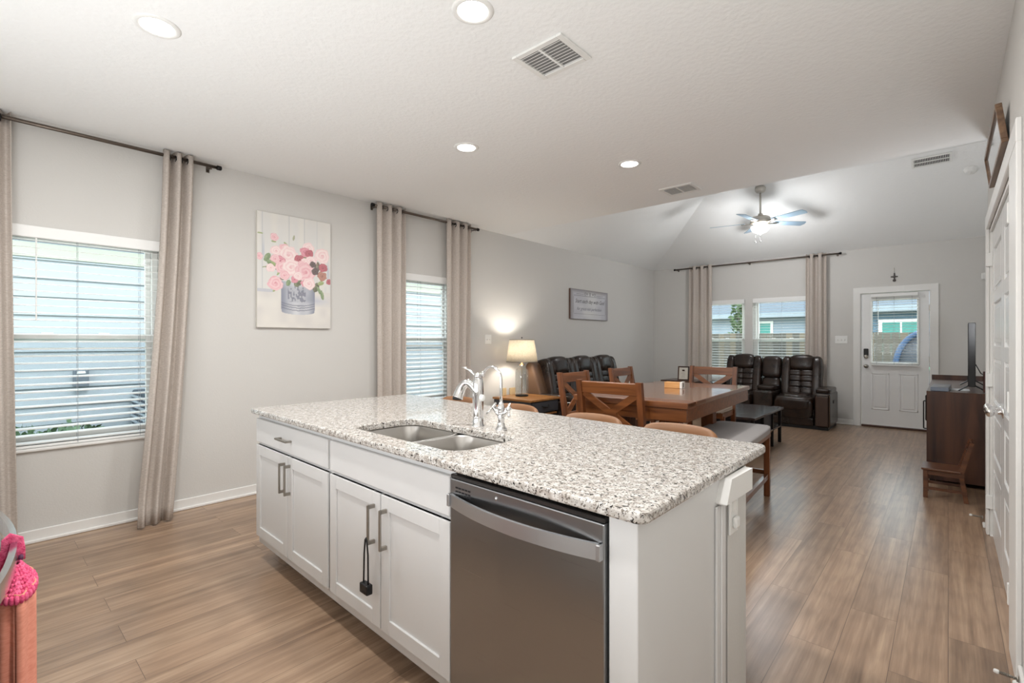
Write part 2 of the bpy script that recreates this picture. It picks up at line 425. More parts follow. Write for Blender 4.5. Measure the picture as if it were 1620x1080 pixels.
# windows: frame, sashes, panes, screen and sill in the wall's thickness
def window(name, plane, u0, u1, z0, z1, wall, out):
    """out = direction (+1/-1) in which outdoors lies along the plane's axis"""
    def bx(bm, ua, ub, d0, d1, za, zb, r=0.004):
        a, b_ = sorted((wall+out*d0, wall+out*d1))
        if plane == 'x': box(bm, a, b_, ua, ub, za, zb, r=r, seg=1)
        else: box(bm, ua, ub, a, b_, za, zb, r=r, seg=1)
    f = 0.04; zm = (z0+z1)/2
    bm = NB()
    bx(bm, u0, u0+f, 0.07, 0.13, z0, z1); bx(bm, u1-f, u1, 0.07, 0.13, z0, z1)
    bx(bm, u0+f, u1-f, 0.07, 0.13, z0, z0+f); bx(bm, u0+f, u1-f, 0.07, 0.13, z1-f, z1)
    w_ = struct(name, bm, M_plastic)
    bm = NB()
    for (za, zb, d0, d1) in ((z0+f, zm+0.025, 0.075, 0.10), (zm-0.025, z1-f, 0.10, 0.125)):
        g = 0.035
        bx(bm, u0+f, u0+f+g, d0, d1, za, zb); bx(bm, u1-f-g, u1-f, d0, d1, za, zb)
        bx(bm, u0+f+g, u1-f-g, d0, d1, za, za+g); bx(bm, u0+f+g, u1-f-g, d0, d1, zb-g, zb)
    bx(bm, u0+f+0.25, u0+f+0.31, 0.06, 0.078, zm+0.022, zm+0.034); bx(bm, u1-f-0.31, u1-f-0.25, 0.06, 0.078, zm+0.022, zm+0.034)
    obj('window_sash', bm, M_plastic, w_)
    bm = NB(); bx(bm, u0+f, u1-f, 0.086, 0.089, z0+f, zm, 0); bx(bm, u0+f, u1-f, 0.111, 0.114, zm, z1-f, 0)
    obj('window_pane', bm, M_pane, w_)
    bm = NB(); bx(bm, u0+f, u1-f, 0.1285, 0.1295, z0+f, zm, 0)
    obj('bug_screen', bm, M_screen, w_)
    bm = NB(); bx(bm, u0-0.0, u1+0.0, -0.02, 0.07, z0-0.018, z0+0.002, 0.005)
    obj('window_sill', bm, M_trim, w_)
    return w_
window('window_1', 'x', *W1, LW, -1)
window('window_2', 'x', *W2, LW, -1)
window('window_3', 'y', *W3, BW, 1)
window('window_4', 'y', *W4, BW, 1)

# blinds: valance, slats, ladder cords, bottom rail, wand
def blind(plane, u0, u1, z0, z1, wall, out, label, tilt=0.0, pitch=0.0475, sw=0.05, d=0.034, wand=True, group='white slatted blinds', zval=0.078):
    b_ = thing('window_blind', label, 'blind', (wall, (u0+u1)/2, z0) if plane == 'x' else ((u0+u1)/2, wall, z0), group=group)
    cu = (u0+u1)/2
    def bx(bm, ua, ub, d0, d1, za, zb, r=0.0, rot=0):
        # local coordinates, rotated slats about their long axis
        if plane == 'x':
            Mx = T(0, 0, 0)
            a, b2 = sorted((out*d0, out*d1))
            if rot: Mx = T((a+b2)/2, 0, (za+zb)/2) @ RY(-rot*out) @ T(-(a+b2)/2, 0, -(za+zb)/2)
            box(bm, a, b2, ua-cu, ub-cu, za, zb, r=r, seg=1, M=Mx)
        else:
            a, b2 = sorted((out*d0, out*d1)); Mx = T(0, 0, 0)
            if rot: Mx = T(0, (a+b2)/2, (za+zb)/2) @ RX(rot*out) @ T(0, -(a+b2)/2, -(za+zb)/2)
            box(bm, ua-cu, ub-cu, a, b2, za, zb, r=r, seg=1, M=Mx)
    H_ = z1-z0
    bm = NB(); bx(bm, u0+0.004, u1-0.004, -0.012, 0.0, H_-zval, H_, r=0.004); bx(bm, u0+0.006, u1-0.006, 0.008, 0.058, H_-0.045, H_-0.002)
    obj('valance', bm, M_slat, b_)
    bm = NB(); z = 0.035; n = 0
    while z < H_-zval+0.03:
        bx(bm, u0+0.008, u1-0.008, d-sw/2, d+sw/2, z-0.0018, z+0.0018, rot=tilt); z += pitch
    obj('slats', bm, M_slat, b_)
    bm = NB(); bx(bm, u0+0.008, u1-0.008, d-0.025, d+0.025, 0.004, 0.02, r=0.003); obj('bottom_rail', bm, M_slat, b_)
    bm = NB(); W_ = u1-u0
    for q in (0.13, 0.5, 0.87):
        uu = u0+W_*q
        for dd in (d-sw/2-0.002, d+sw/2+0.002): bx(bm, uu-0.001, uu+0.001, dd-0.001, dd+0.001, 0.01, H_-0.04)
    obj('ladder_cord', bm, mat('cord_grey', (150, 155, 160), 0.8), b_)
    if wand:
        bm = NB(); uu = u0+W_*wand; dd = -0.004
        bx(bm, uu-0.004, uu+0.004, dd-0.004, dd+0.004, H_-0.62, H_-zval+0.0, r=0.0015); obj('tilt_wand', bm, M_plastic, b_)
    return b_
blind('x', *W1, LW, -1, 'wide white blind in the leftmost window, grey utility box visible through it', tilt=9, wand=0.28)
blind('x', *W2, LW, -1, 'narrow-looking white blind between the curtains right of the flower canvas', tilt=20, wand=0)
blind('y', *W3, BW, 1, 'white blind in the left window of the back wall, half covered by a curtain', tilt=3, wand=0)
blind('y', *W4, BW, 1, 'white blind in the right window of the back wall, above the reclining loveseat', tilt=3, wand=0.1)

# ------------------------------------------------------------------ curtain rods and curtains
def curtain_rod(plane, a, u0, u1, z, r_, brackets, label, d=0.09, side=1):
    t = thing('curtain_rod', label, 'curtain rod', (a, u0, z) if plane == 'x' else (u0, a, z))
    L = u1-u0
    def P(u, o=0.0, zz=0.0): return (o, u, zz) if plane == 'x' else (u, o, zz)
    bm = NB(); tube(bm, [P(0), P(L)], r_, 16); obj('pole', bm, M_rod, t)
    for uu, s in ((0, -1), (L, 1)):
        bm = NB(); tube(bm, [P(uu-s*0.004), P(uu+s*0.024), P(uu+s*0.03)], [r_*1.45, r_*1.45, r_*0.9], 16); obj('finial', bm, M_dark, t)
    wl = -side*d
    for q in brackets:
        bm = NB(); tube(bm, [P(q, wl+side*0.004, -0.012), P(q, 0, -0.012)], 0.006, 8)
        tube(bm, [P(q, 0, -0.026), P(q, 0, 0)], 0.005, 8)
        if plane == 'x': box(bm, wl, wl+side*0.006, q-0.012, q+0.012, -0.03, 0.02)
        else: box(bm, q-0.012, q+0.012, min(wl, wl+side*.006), max(wl, wl+side*.006), -0.03, 0.02)
        obj('bracket', bm, M_rod, t)
    return t
RX1 = LW+0.09
curtain_rod('x', RX1, -0.35, 1.315, 2.700, 0.0125, (0.03, 1.62), 'long dark steel curtain rod over the left kitchen window')
curtain_rod('x', RX1, 2.735, 4.195, 2.700, 0.0125, (0.03, 1.43), 'short bronze curtain rod over the window beside the flower canvas')
curtain_rod('y', BW-0.09, -3.95, -1.275, 2.700, 0.0125, (0.03, 1.33, 2.64), 'long thin curtain rod above the two back windows and loveseat', side=-1)

def curtain(plane, a, top, bot, z1, folds, label, amp=0.035, z0=0.01, lean=0.0, flare=0.0, grommets=2, side=1, nu=90, group='beige linen curtain panels'):
    """top/bot = (u0,u1) spans; side = direction into the room; lean moves the hem into the room"""
    u0 = min(top[0], bot[0])
    t = thing('curtain', label, 'curtain', (a, u0, 0) if plane == 'x' else (u0, a, 0), group=group)
    bm = NB(); nz = 26; grid = []
    for j in range(nz+1):
        f = j/nz; z = z1+(z0-z1)*f
        g = f**1.5
        row = []
        for i in range(nu+1):
            s = i/nu
            uu = (top[0]+(top[1]-top[0])*s)*(1-g)+(bot[0]+(bot[1]-bot[0])*s)*g - u0
            ph = s*folds*2*PI
            am = amp*(1-0.25*f)
            o = am*math.sin(ph)+am*0.25*math.sin(ph*2.3+1+f*2)*f
            if am > 0: o = math.copysign(abs(o/am)**0.8, o)*am
            o += side*(lean*g + flare*max(0, (f-0.9)*10)**2*(1-s))
            zz = z
            if j == nz: zz = z0+0.004*math.sin(ph)
            if j == 0: zz = z1+0.006*math.cos(ph*2)
            p = (o, uu, zz) if plane == 'x' else (uu, o, zz)
            row.append(bm.verts.new(p))
        grid.append(row)
    for j in range(nz):
        for i in range(nu):
            bm.faces.new((grid[j][i], grid[j][i+1], grid[j+1][i+1], grid[j+1][i]))
    o = obj('fabric_panel', bm, M_curt, t, smooth=True)
    md = o.modifiers.new('thick', 'SOLIDIFY'); md.thickness = 0.003
    n = max(1, int(folds*2))
    for q in range(n):
        s = (q+0.5)/n
        s = q/(folds*2)+0.0
        if s <= 0.02 or s >= 0.99: continue
        uu = top[0]+(top[1]-top[0])*s-u0
        bm = NB(); nrm = 1
        ring = []
        for k_ in range(17):
            an = 2*PI*k_/16
            ring.append((0.022*math.cos(an), 0, 0.022*math.sin(an)))
        Mx = T(0, uu, z1-0.045) if plane == 'x' else T(uu, 0, z1-0.045) @ RZ(90)
        # ring lies across the rod
        tube(bm, ring, 0.0045, 6, M=Mx @ RZ(0), cap=False)
        obj('grommet', bm, M_dark, t)
    return t
ZC = 2.735
curtain('x', RX1, (-0.22, 0.165), (-0.2, 0.195), ZC, 4, 'beige curtain at the extreme left edge of the photo, left of the wide kitchen window', lean=0.02)
curtain('x', RX1, (0.955, 1.145), (0.77, 0.985), ZC, 2.5, 'beige curtain right of the wide kitchen window with its hem dragging on the floor', lean=0.10, flare=0.06, amp=0.04)
curtain('x', RX1, (2.77, 3.13), (2.78, 3.13), ZC, 3, 'beige curtain right beside the flower canvas, left of the narrow blind', lean=0.0)
curtain('x', RX1, (3.70, 4.09), (3.70, 4.06), ZC, 3, 'beige curtain right of the narrow blind, behind the faucet', lean=0.0)
curtain('y', BW-0.09, (-3.68, -3.25), (-3.72, -3.26), ZC, 3, 'pale curtain left of the two back windows', side=-1)
curtain('y', BW-0.09, (-1.74, -1.45), (-1.76, -1.44), ZC, 2.5, 'pale curtain right of the two back windows, behind the loveseat arm', side=-1)

# ------------------------------------------------------------------ back door
bm = NB()
box(bm, -1.106, -1.015, BW-0.018, BW, 0, 2.055, r=0.003, seg=1); box(bm, -0.19, -0.1, BW-0.018, BW, 0, 2.055, r=0.003, seg=1)
box(bm, -1.106, -0.1, BW-0.019, BW, 2.05, 2.143, r=0.003, seg=1)
box(bm, -1.02, -1.005, BW, BW+0.13, 0, 2.06); box(bm, -0.2, -0.185, BW, BW+0.13, 0, 2.06); box(bm, -1.005, -0.2, BW, BW+0.13, 2.048, 2.06)
struct('trim_1', bm, M_trim)
bm = NB(); box(bm, -1.005, -0.2, BW-0.005, BW+0.13, 0.0, 0.028, r=0.004, seg=1); struct('trim_2', bm, mat('threshold_bronze', (74, 50, 40), 0.4, 0.3))
bm = NB(); dx0, dx1, dz0, dz1 = -1.0, -0.205, 0.035, 2.043
gx0, gx1, gz0, gz1 = -0.865, -0.34, 1.0, 1.93
wall_with_holes(bm, 'y', BW+0.012, BW+0.056, dx0, dx1, dz0, dz1, [(gx0, gx1, gz0, gz1)])
for (a, b_) in ((-0.88, -0.66), (-0.545, -0.325)):
    z0, z1 = 0.27, 0.83
    # moulded raised panel
    box(bm, a, b_, BW+0.006, BW+0.02, z0, z0+0.02, r=0.005, seg=1); box(bm, a, b_, BW+0.006, BW+0.02, z1-0.02, z1, r=0.005, seg=1)
    box(bm, a, a+0.02, BW+0.006, BW+0.02, z0, z1, r=0.005, seg=1); box(bm, b_-0.02, b_, BW+0.006, BW+0.02, z0, z1, r=0.005, seg=1)
    box(bm, a+0.035, b_-0.035, BW+0.007, BW+0.02, z0+0.035, z1-0.035, r=0.006, seg=1)
door = struct('door_1', bm, M_door)
bm = NB()
for a, b_, c, d_ in ((gx0-0.03, gx1+0.03, gz1, gz1+0.03), (gx0-0.03, gx1+0.03, gz0-0.03, gz0), (gx0-0.03, gx0, gz0, gz1), (gx1, gx1+0.03, gz0, gz1)):
    box(bm, a, b_, BW+0.0, BW+0.06, c, d_, r=0.005, seg=1)
obj('window_frame', bm, M_plastic, door)
bm = NB(); box(bm, gx0, gx1, BW+0.03, BW+0.036, gz0, gz1); obj('door_pane', bm, M_pane, door)
bm = NB(); lathe(bm, [(0, 0), (0.028, 0), (0.03, 0.006), (0.012, 0.01), (0.011, 0.03), (0.024, 0.036), (0.028, 0.052), (0.02, 0.064), (0, 0.066)], 24, T(-0.945, BW+0.012, 0.93) @ RX(90))
obj('door_knob', bm, M_nickel, door)
bm = NB(); box(bm, -0.975, -0.915, BW-0.012, BW+0.012, 1.07, 1.2, r=0.008); obj('deadbolt', bm, M_black, door)
bm = NB(); lathe(bm, [(0, 0), (0.03, 0), (0.028, 0.012), (0.012, 0.014), (0, 0.016)], 24, T(-0.945, BW-0.0, 1.075) @ RX(90)); box(bm, -0.951, -0.939, BW-0.04, BW-0.01, 1.06, 1.09, r=0.003); obj('thumb_turn', bm, M_nickel, door)
for hz in (0.25, 1.05, 1.8):
    bm = NB(); box(bm, -0.207, -0.198, BW-0.004, BW+0.012, hz-0.045, hz+0.045, r=0.002, seg=1); obj('hinge', bm, M_nickel, door)
blind('y', gx0-0.02, gx1+0.02, gz0-0.06, gz1+0.10, BW-0.006, -1, 'small white blind hung on the glass of the back door', tilt=2, pitch=0.042, sw=0.025, d=0.02, wand=0.16, group='white slatted blinds', zval=0.06)

# ------------------------------------------------------------------ pantry double door in the right wall
bm = NB()
for y0_, y1_ in ((DY1, 4.71), (2.66, DY0)):
    box(bm, RW-0.018, RW, y0_, y1_, 0, 2.075, r=0.004, seg=1)
box(bm, RW-0.019, RW, 2.66, 4.71, 2.07, 2.165, r=0.004, seg=1)
box(bm, RW, RW+0.12, DY1-0.015, DY1, 0, 2.06); box(bm, RW, RW+0.12, DY0, DY0+0.015, 0, 2.06); box(bm, RW, RW+0.12, DY0, DY1, 2.045, 2.06)
struct('trim_3', bm, M_trim)
def pantry_leaf(name, ya, yb, hinge, knob):
    bm = NB(); x0 = RW+0.012
    st = 0.105
    box(bm, x0+0.012, x0+0.035, ya, yb, 0.012, 2.042)
    box(bm, x0, x0+0.035, ya, ya+st, 0.012, 2.042, r=0.002, seg=1); box(bm, x0, x0+0.035, yb-st, yb, 0.012, 2.042, r=0.002, seg=1)
    zs = [0.20, 0.56, 0.92, 1.28, 1.64]; hh = 0.28; prev = 0.012
    for z in zs+[2.042]:
        box(bm, x0, x0+0.03, ya+st, yb-st, prev, z, r=0.002, seg=1); prev = z+hh
    for z in zs:
        prism(bm, [(ya+st+0.025, z+0.025), (yb-st-0.025, z+0.025), (yb-st-0.025, z+hh-0.025), (ya+st+0.025, z+hh-0.025)], x0+0.003, x0+0.02, 'x')
        # sloping bevel round the raised field
        a0, a1, c0, c1 = ya+st, yb-st, z, z+hh; e = 0.05
        o_ = [(a0, c0), (a1, c0), (a1, c1), (a0, c1)]; i_ = [(a0+e, c0+e), (a1-e, c0+e), (a1-e, c1-e), (a0+e, c1-e)]
        O = [bm.verts.new((x0+0.0125, p[0], p[1])) for p in o_]; I = [bm.verts.new((x0+0.0015, p[0], p[1])) for p in i_]
        for q in range(4): bm.faces.new((O[q], O[(q+1) % 4], I[(q+1) % 4], I[q]))
        bm.faces.new(I)
    bmesh.ops.recalc_face_normals(bm, faces=bm.faces[:])
    d = struct(name, bm, M_door)
    for hz in (0.23, 1.05, 1.86):
        bm = NB(); box(bm, RW-0.022, RW+0.012, hinge-0.012, hinge+0.012, hz-0.045, hz+0.045, r=0.002, seg=1); obj('hinge', bm, M_plastic, d)
    bm = NB(); Mk = T(x0, knob, 0.93) @ RY(-90)
    lathe(bm, [(0, 0), (0.032, 0), (0.033, 0.005), (0.014, 0.010), (0.012, 0.034), (0.022, 0.040), (0.029, 0.052), (0.027, 0.064), (0.016, 0.071), (0, 0.072)], 28, Mk)
    obj('door_knob', bm, M_chrome, d)
    return d
pantry_leaf('door_2', DY0+0.018, 3.773, DY0+0.018, 3.69)
pantry_leaf('door_3', 3.777, DY1-0.018, DY1-0.018, 3.86)

# ------------------------------------------------------------------ island: parts in a frame turned with the front
ISL = -1.79
ix, iy = -0.55, 1.06      # front right corner of the carcass
def IT(x=0, y=0, z=0):    # point of the island frame in the room
    v = RZ(ISL) @ Vector((x, y, z)); return Vector((ix+v.x, iy+v.y, z))

# countertop with a sink cut-out
def rounded(pts, r_, n=6):
    out = []; L = len(pts)
    for i in range(L):
        p = Vector(pts[i]); a = (Vector(pts[i-1])-p).normalized(); b_ = (Vector(pts[(i+1) % L])-p).normalized()
        ang = a.angle(b_); d = r_/math.tan(ang/2); c = p+(a+b_).normalized()*(r_/math.sin(ang/2))
        s = p+a*d; e = p+b_*d
        a0 = math.atan2(s.y-c.y, s.x-c.x); a1 = math.atan2(e.y-c.y, e.x-c.x)
        while a1-a0 > PI: a1 -= 2*PI
        while a1-a0 < -PI: a1 += 2*PI
        for k_ in range(n+1):
            q = a0+(a1-a0)*k_/n; out.append((c.x+r_*math.cos(q), c.y+r_*math.sin(q)))
    return out
outer = rounded([(-3.098, 1.108), (-0.518, 1.027), (-0.518, 2.045), (-3.04, 2.20)], 0.03)
SK = dict(x0=-2.065, x1=-1.30, y0=1.165, y1=1.515)   # sink hole, room frame before turning
sc = ((SK['x0']+SK['x1'])/2, (SK['y0']+SK['y1'])/2)
def sk(x, y):
    v = RZ(ISL) @ Vector((x-sc[0], y-sc[1], 0)); return (sc[0]+v.x, sc[1]+v.y)
hole = [sk(*p) for p in rounded([(SK['x0'], SK['y0']), (SK['x1'], SK['y0']), (SK['x1'], SK['y1']), (SK['x0'], SK['y1'])], 0.085, 8)]
def plate_with_hole(bm, outer, hole, z0, z1, ease=0.005):
    def ring(pts, z): return [bm.verts.new((p[0], p[1], z)) for p in pts]
    def off(pts, d):
        c = Vector((sum(p[0] for p in pts)/len(pts), sum(p[1] for p in pts)/len(pts)))
        res = []
        for i, p in enumerate(pts):
            t_ = (Vector(pts[(i+1) % len(pts)])-Vector(pts[i-1])).normalized(); n_ = Vector((t_.y, -t_.x))
            if n_.dot(Vector(p)-c) < 0: n_ = -n_
            res.append((p[0]-n_.x*d, p[1]-n_.y*d))
        return res
    def wall(rings):
        for A, B in zip(rings[:-1], rings[1:]):
            n = len(A)
            for i in range(n): bm.faces.new((A[i], A[(i+1) % n], B[(i+1) % n], B[i]))
    e = ease
    ro = [ring(off(outer, e), z1), ring(off(outer, e*.3), z1-e*.3), ring(outer, z1-e), ring(outer, z0+e), ring(off(outer, e*.3), z0+e*.3), ring(off(outer, e), z0)]
    rh = [ring(off(hole, -e*0.6), z1), ring(hole, z1-e*0.6), ring(hole, z0)]
    wall(ro); wall(rh)
    for top_o, top_h in ((ro[0], rh[0]), (ro[-1], rh[-1])):
        eds = []
        for L_ in (top_o, top_h):
            for i in range(len(L_)):
                ed = bm.edges.get((L_[i], L_[(i+1) % len(L_)]))
                eds.append(ed)
        bmesh.ops.triangle_fill(bm, edges=eds, use_beauty=True)
    bmesh.ops.recalc_face_normals(bm, faces=bm.faces[:])
bm = NB(); plate_with_hole(bm, outer, hole, 0.884, 0.914, 0.007)
obj('countertop', bm, M_granite, label='speckled white and grey granite worktop covering the whole kitchen island', cat='countertop')

# double-bowl undermount sink
sink = thing('kitchen_sink', 'stainless steel undermount sink with two bowls set in the granite', 'sink', (sc[0], sc[1], 0.884), ISL)
def bowl(bm, x0, x1, y0, y1, dz, r_=0.07, lip=0.012):
    def rr(x0, x1, y0, y1, r_): return rounded([(x0, y0), (x1, y0), (x1, y1), (x0, y1)], r_, 8)
    rings = []
    for ins, z in ((-lip, -0.002), (0, -0.002), (0.003, -0.008), (0.006, -dz*0.5), (0.012, -dz+0.035), (0.022, -dz+0.012), (0.045, -dz)):
        rings.append([bm.verts.new((p[0], p[1], z)) for p in rr(x0+ins, x1-ins, y0+ins, y1-ins, max(0.02, r_-ins*0.5))])
    for A, B in zip(rings[:-1], rings[1:]):
        n = len(A)
        for i in range(n):
            f = bm.faces.new((A[i], A[(i+1) % n], B[(i+1) % n], B[i])); f.smooth = True
    bm.faces.new(rings[-1])
hw, hd = (SK['x1']-SK['x0'])/2, (SK['y1']-SK['y0'])/2
for nm, a, b_ in (('sink_bowl', -hw-0.008, -0.014), ('sink_bowl', 0.014, hw+0.008)):
    bm = NB(); bowl(bm, a, b_, -hd-0.008, hd+0.008, 0.20); o = obj(nm, bm, M_sink, sink)
    md = o.modifiers.new('t', 'SOLIDIFY'); md.thickness = 0.0015; md.offset = -1
    bm = NB(); lathe(bm, [(0, -0.199), (0.02, -0.199), (0.03, -0.196), (0.042, -0.1955), (0.044, -0.199), (0, -0.2)], 28, T((a+b_)/2, 0.03, 0)); obj('drain', bm, M_chrome, sink)

# main faucet
def faucet():
    t = thing('kitchen_faucet', 'chrome single-lever faucet with a short arched spout behind the sink', 'faucet', (-1.638, 1.585, 0.914), -4)
    bm = NB()
    lathe(bm, [(0, 0), (0.029, 0), (0.029, 0.004), (0.0255, 0.012), (0.0245, 0.05), (0.0255, 0.11), (0.0265, 0.16), (0.025, 0.20), (0.022, 0.222), (0.015, 0.234), (0, 0.238)], 36)
    obj('body', bm, M_chrome, t)
    # arched spout reaching over the left bowl
    bm = NB(); ctl = [(0.004, 0.10), (-0.002, 0.145), (-0.016, 0.180), (-0.037, 0.199), (-0.060, 0.197), (-0.077, 0.178), (-0.087, 0.152), (-0.091, 0.128)]
    pts = []; rs = []; n_ = len(ctl)-1
    for k_ in range(29):
        q = k_/28*n_; i0 = min(int(q), n_-1); f = q-i0
        P_ = [ctl[max(0, i0-1)], ctl[i0], ctl[i0+1], ctl[min(n_, i0+2)]]
        def cr_(a_): return 0.5*(2*P_[1][a_]+(P_[2][a_]-P_[0][a_])*f+(2*P_[0][a_]-5*P_[1][a_]+4*P_[2][a_]-P_[3][a_])*f*f+(-P_[0][a_]+3*P_[1][a_]-3*P_[2][a_]+P_[3][a_])*f**3)
        pts.append((cr_(0), -0.05*k_/28, cr_(1))); rs.append(0.0165+0.0095*(k_/28)**1.6)
    tube(bm, pts, rs, 24); obj('spout', bm, M_chrome, t)
    bm = NB(); a = Vector(pts[-1]); tube(bm, [a+Vector((0, 0, 0.004)), a+Vector((-0.001, 0, -0.006))], 0.024, 24); obj('spray_nozzle', bm, M_black, t)
    bm = NB(); tube(bm, [(0.0, 0, 0.228), (-0.015, -0.008, 0.242), (-0.042, -0.018, 0.262), (-0.068, -0.026, 0.272), (-0.080, -0.032, 0.274)], [0.013, 0.011, 0.010, 0.008, 0.004], 16, flat=0.55)
    pillow(bm, 0.0, 0, 0.234, 0.02, 0.02, 0.017, 2.4, cuts=6); obj('lever_handle', bm, M_chrome, t)
    bm = NB(); pillow(bm, 0.03, 0.0, 0.135, 0.012, 0.014, 0.016, 2.2, cuts=6); obj('spray_button', bm, M_plastic, t)
faucet()
def drink_tap():
    t = thing('filter_tap', 'tall slender gooseneck drinking water tap with two small levers', 'tap', (-1.49, 1.585, 0.914), 0)
    bm = NB(); lathe(bm, [(0, 0), (0.027, 0), (0.027, 0.004), (0.024, 0.009), (0.018, 0.016), (0.015, 0.035), (0.0165, 0.05), (0.015, 0.062), (0.013, 0.08), (0.017, 0.1), (0.012, 0.115), (0.008, 0.125), (0, 0.127)], 28)
    obj('body', bm, M_chrome, t)
    bm = NB(); pts = [(0.0, 0, 0.11), (0.0, 0, 0.16), (0.0, 0, 0.215)]
    for k_ in range(1, 15):
        an = k_/14*PI*0.88; pts.append((-0.056+0.056*math.cos(an), -0.005*k_/14, 0.225+0.056*math.sin(an)))
    tube(bm, pts, 0.0068, 14); l_ = Vector(pts[-1]); tube(bm, [l_+Vector((0.002, 0, 0.012)), l_+Vector((-0.003, 0, -0.01))], 0.0085, 14)
    obj('gooseneck', bm, M_chrome, t)
    for s in (-1, 1):
        bm = NB(); tube(bm, [(0, 0, 0.055), (s*0.045, 0, 0.097)], [0.012, 0.0105], 16); tube(bm, [(s*0.043, 0, 0.095), (s*0.052, 0, 0.104)], [0.013, 0.010], 16)
        tube(bm, [(s*0.048, 0, 0.10), (s*0.058, -0.012, 0.085), (s*0.068, -0.02, 0.066)], [0.005, 0.0045, 0.0075], 10)
        tube(bm, [(s*0.048, 0, 0.10), (s*0.040, 0.01, 0.118)], [0.005, 0.006], 10)
        obj('lever', bm, M_chrome, t)
drink_tap()

def shaker(bm, x0, x1, z0, z1, y=0.0, st=0.058, th_=0.02):
    """door panel; front at y, thickness behind"""
    box(bm, x0, x1, y+0.008, y+th_, z0, z1)
    box(bm, x0, x0+st, y, y+th_, z0, z1, r=0.0015, seg=1); box(bm, x1-st, x1, y, y+th_, z0, z1, r=0.0015, seg=1)
    box(bm, x0+st, x1-st, y, y+th_, z0, z0+st, r=0.0015, seg=1); box(bm, x0+st, x1-st, y, y+th_, z1-st, z1, r=0.0015, seg=1)
def pull(bm, x, z0, z1, vertical=True, y=0.0):
    a = 0.034; w_ = 0.010
    if vertical:
        box(bm, x-w_/2, x+w_/2, y-a, y-a+0.009, z0, z1, r=0.0012, seg=1)
        for z in (z0+0.008, z1-0.008): box(bm, x-w_/2, x+w_/2, y-a+0.003, y, z-0.008, z+0.008, r=0.0012, seg=1)
    else:
        box(bm, x, x+(z1-z0), y-a, y-a+0.009, -w_/2, w_/2, r=0.0012, seg=1)
def island_unit(name, label, u0, u1, fronts, toe=0.13):
    """u along the front in the island frame (negative to the left)"""
    p = IT(u0, 0, 0); t = thing(name, label, 'cabinet', (p.x, p.y, 0), ISL)
    W_ = u1-u0
    bm = NB()
    f = 0.021     # carcass sits behind the door faces
    box(bm, 0, W_, f, f+0.018, 0.105, 0.883); box(bm, 0, W_, 0.53, 0.548, 0.105, 0.883); box(bm, 0, 0.016, f+0.018, 0.53, 0.105, 0.883)
    box(bm, W_-0.016, W_, f+0.018, 0.53, 0.105, 0.883); box(bm, 0.016, W_-0.016, f+0.018, 0.53, 0.105, 0.123); box(bm, 0.0, W_, toe, 0.548, 0, 0.105)
    obj('carcass', bm, M_cab, t)
    bm = NB(); prism(bm, [(toe, 0.0), (toe-0.018, 0.0), (toe-0.016, 0.010), (toe, 0.02)], 0, W_, 'x'); obj('toe_moulding', bm, M_cab, t)
    for f_ in fronts:
        kind = f_[0]; a, b_, z0, z1 = f_[1:5]
        bm = NB()
        if kind == 'door': shaker(bm, a, b_, z0, z1)
        else: box(bm, a, b_, 0, 0.02, z0, z1, r=0.003, seg=1)
        d = obj({'door': 'door', 'drawer': 'drawer', 'panel': 'drawer_front'}[kind], bm, M_cab, t)
        if len(f_) > 5:
            bm = NB()
            if f_[5] == 'h':
                xm = f_[6]; zc = (z0+z1)/2
                box(bm, xm-0.075, xm+0.075, -0.034, -0.025, zc-0.005, zc+0.005, r=0.0012, seg=1)
                for xx in (xm-0.067, xm+0.067): box(bm, xx-0.008, xx+0.008, -0.031, 0, zc-0.005, zc+0.005, r=0.0012, seg=1)
            else: pull(bm, f_[6], f_[7], f_[8])
            obj('pull_handle', bm, M_nickel, d)
    return t
# drawer base (0.95 wide) at the far left, sink base, dishwasher, end panel
uL, uA, uB, uC, uD = -2.545, -1.595, -0.695, -0.08, 0.0
W_ = uA-uL
island_unit('island_cabinet', 'white shaker cabinet with one drawer over two doors at the left end of the island', uL, uA,
    [('drawer', 0.012, W_-0.012, 0.715, 0.853, 'h', W_/2-0.02), ('door', 0.012, W_/2-0.003, 0.155, 0.697, 'v', W_/2-0.035, 0.50, 0.66), ('door', W_/2+0.003, W_-0.012, 0.155, 0.697, 'v', W_/2+0.035, 0.50, 0.66)])
W_ = uB-uA
sinkbase = island_unit('sink_cabinet', 'white shaker sink cabinet with false drawer front and two doors left of the dishwasher', uA, uB,
    [('panel', 0.012, W_-0.012, 0.715, 0.853), ('door', 0.012, W_/2-0.004, 0.155, 0.697, 'v', W_/2-0.045, 0.49, 0.65), ('door', W_/2+0.004, W_-0.012, 0.155, 0.697, 'v', W_/2+0.045, 0.49, 0.65)])
# cabinet lock hanging from the sink cabinet's left handle
p = IT(uA+W_/2-0.045, -0.036, 0.50)
lk = thing('child_lock', 'black sliding child safety lock looped over a cabinet handle', 'child lock', (p.x+0.013, p.y, 0.51), ISL)
bm = NB(); tube(bm, [(-0.022, -0.008, -0.17), (-0.017, -0.008, -0.05), (-0.006, -0.010, 0.008), (0.0, -0.010, 0.016), (0.006, -0.010, 0.008), (0.012, -0.008, -0.05), (0.014, -0.008, -0.17)], 0.0035, 8); obj('cord_loop', bm, M_black, lk)
bm = NB(); box(bm, -0.032, 0.026, -0.022, 0.006, -0.205, -0.165, r=0.005); obj('lock_body', bm, M_black, lk)
bm = NB(); box(bm, -0.006, 0.016, -0.0245, -0.0215, -0.198, -0.19, r=0.001, seg=1); obj('slider', bm, M_dark, lk)

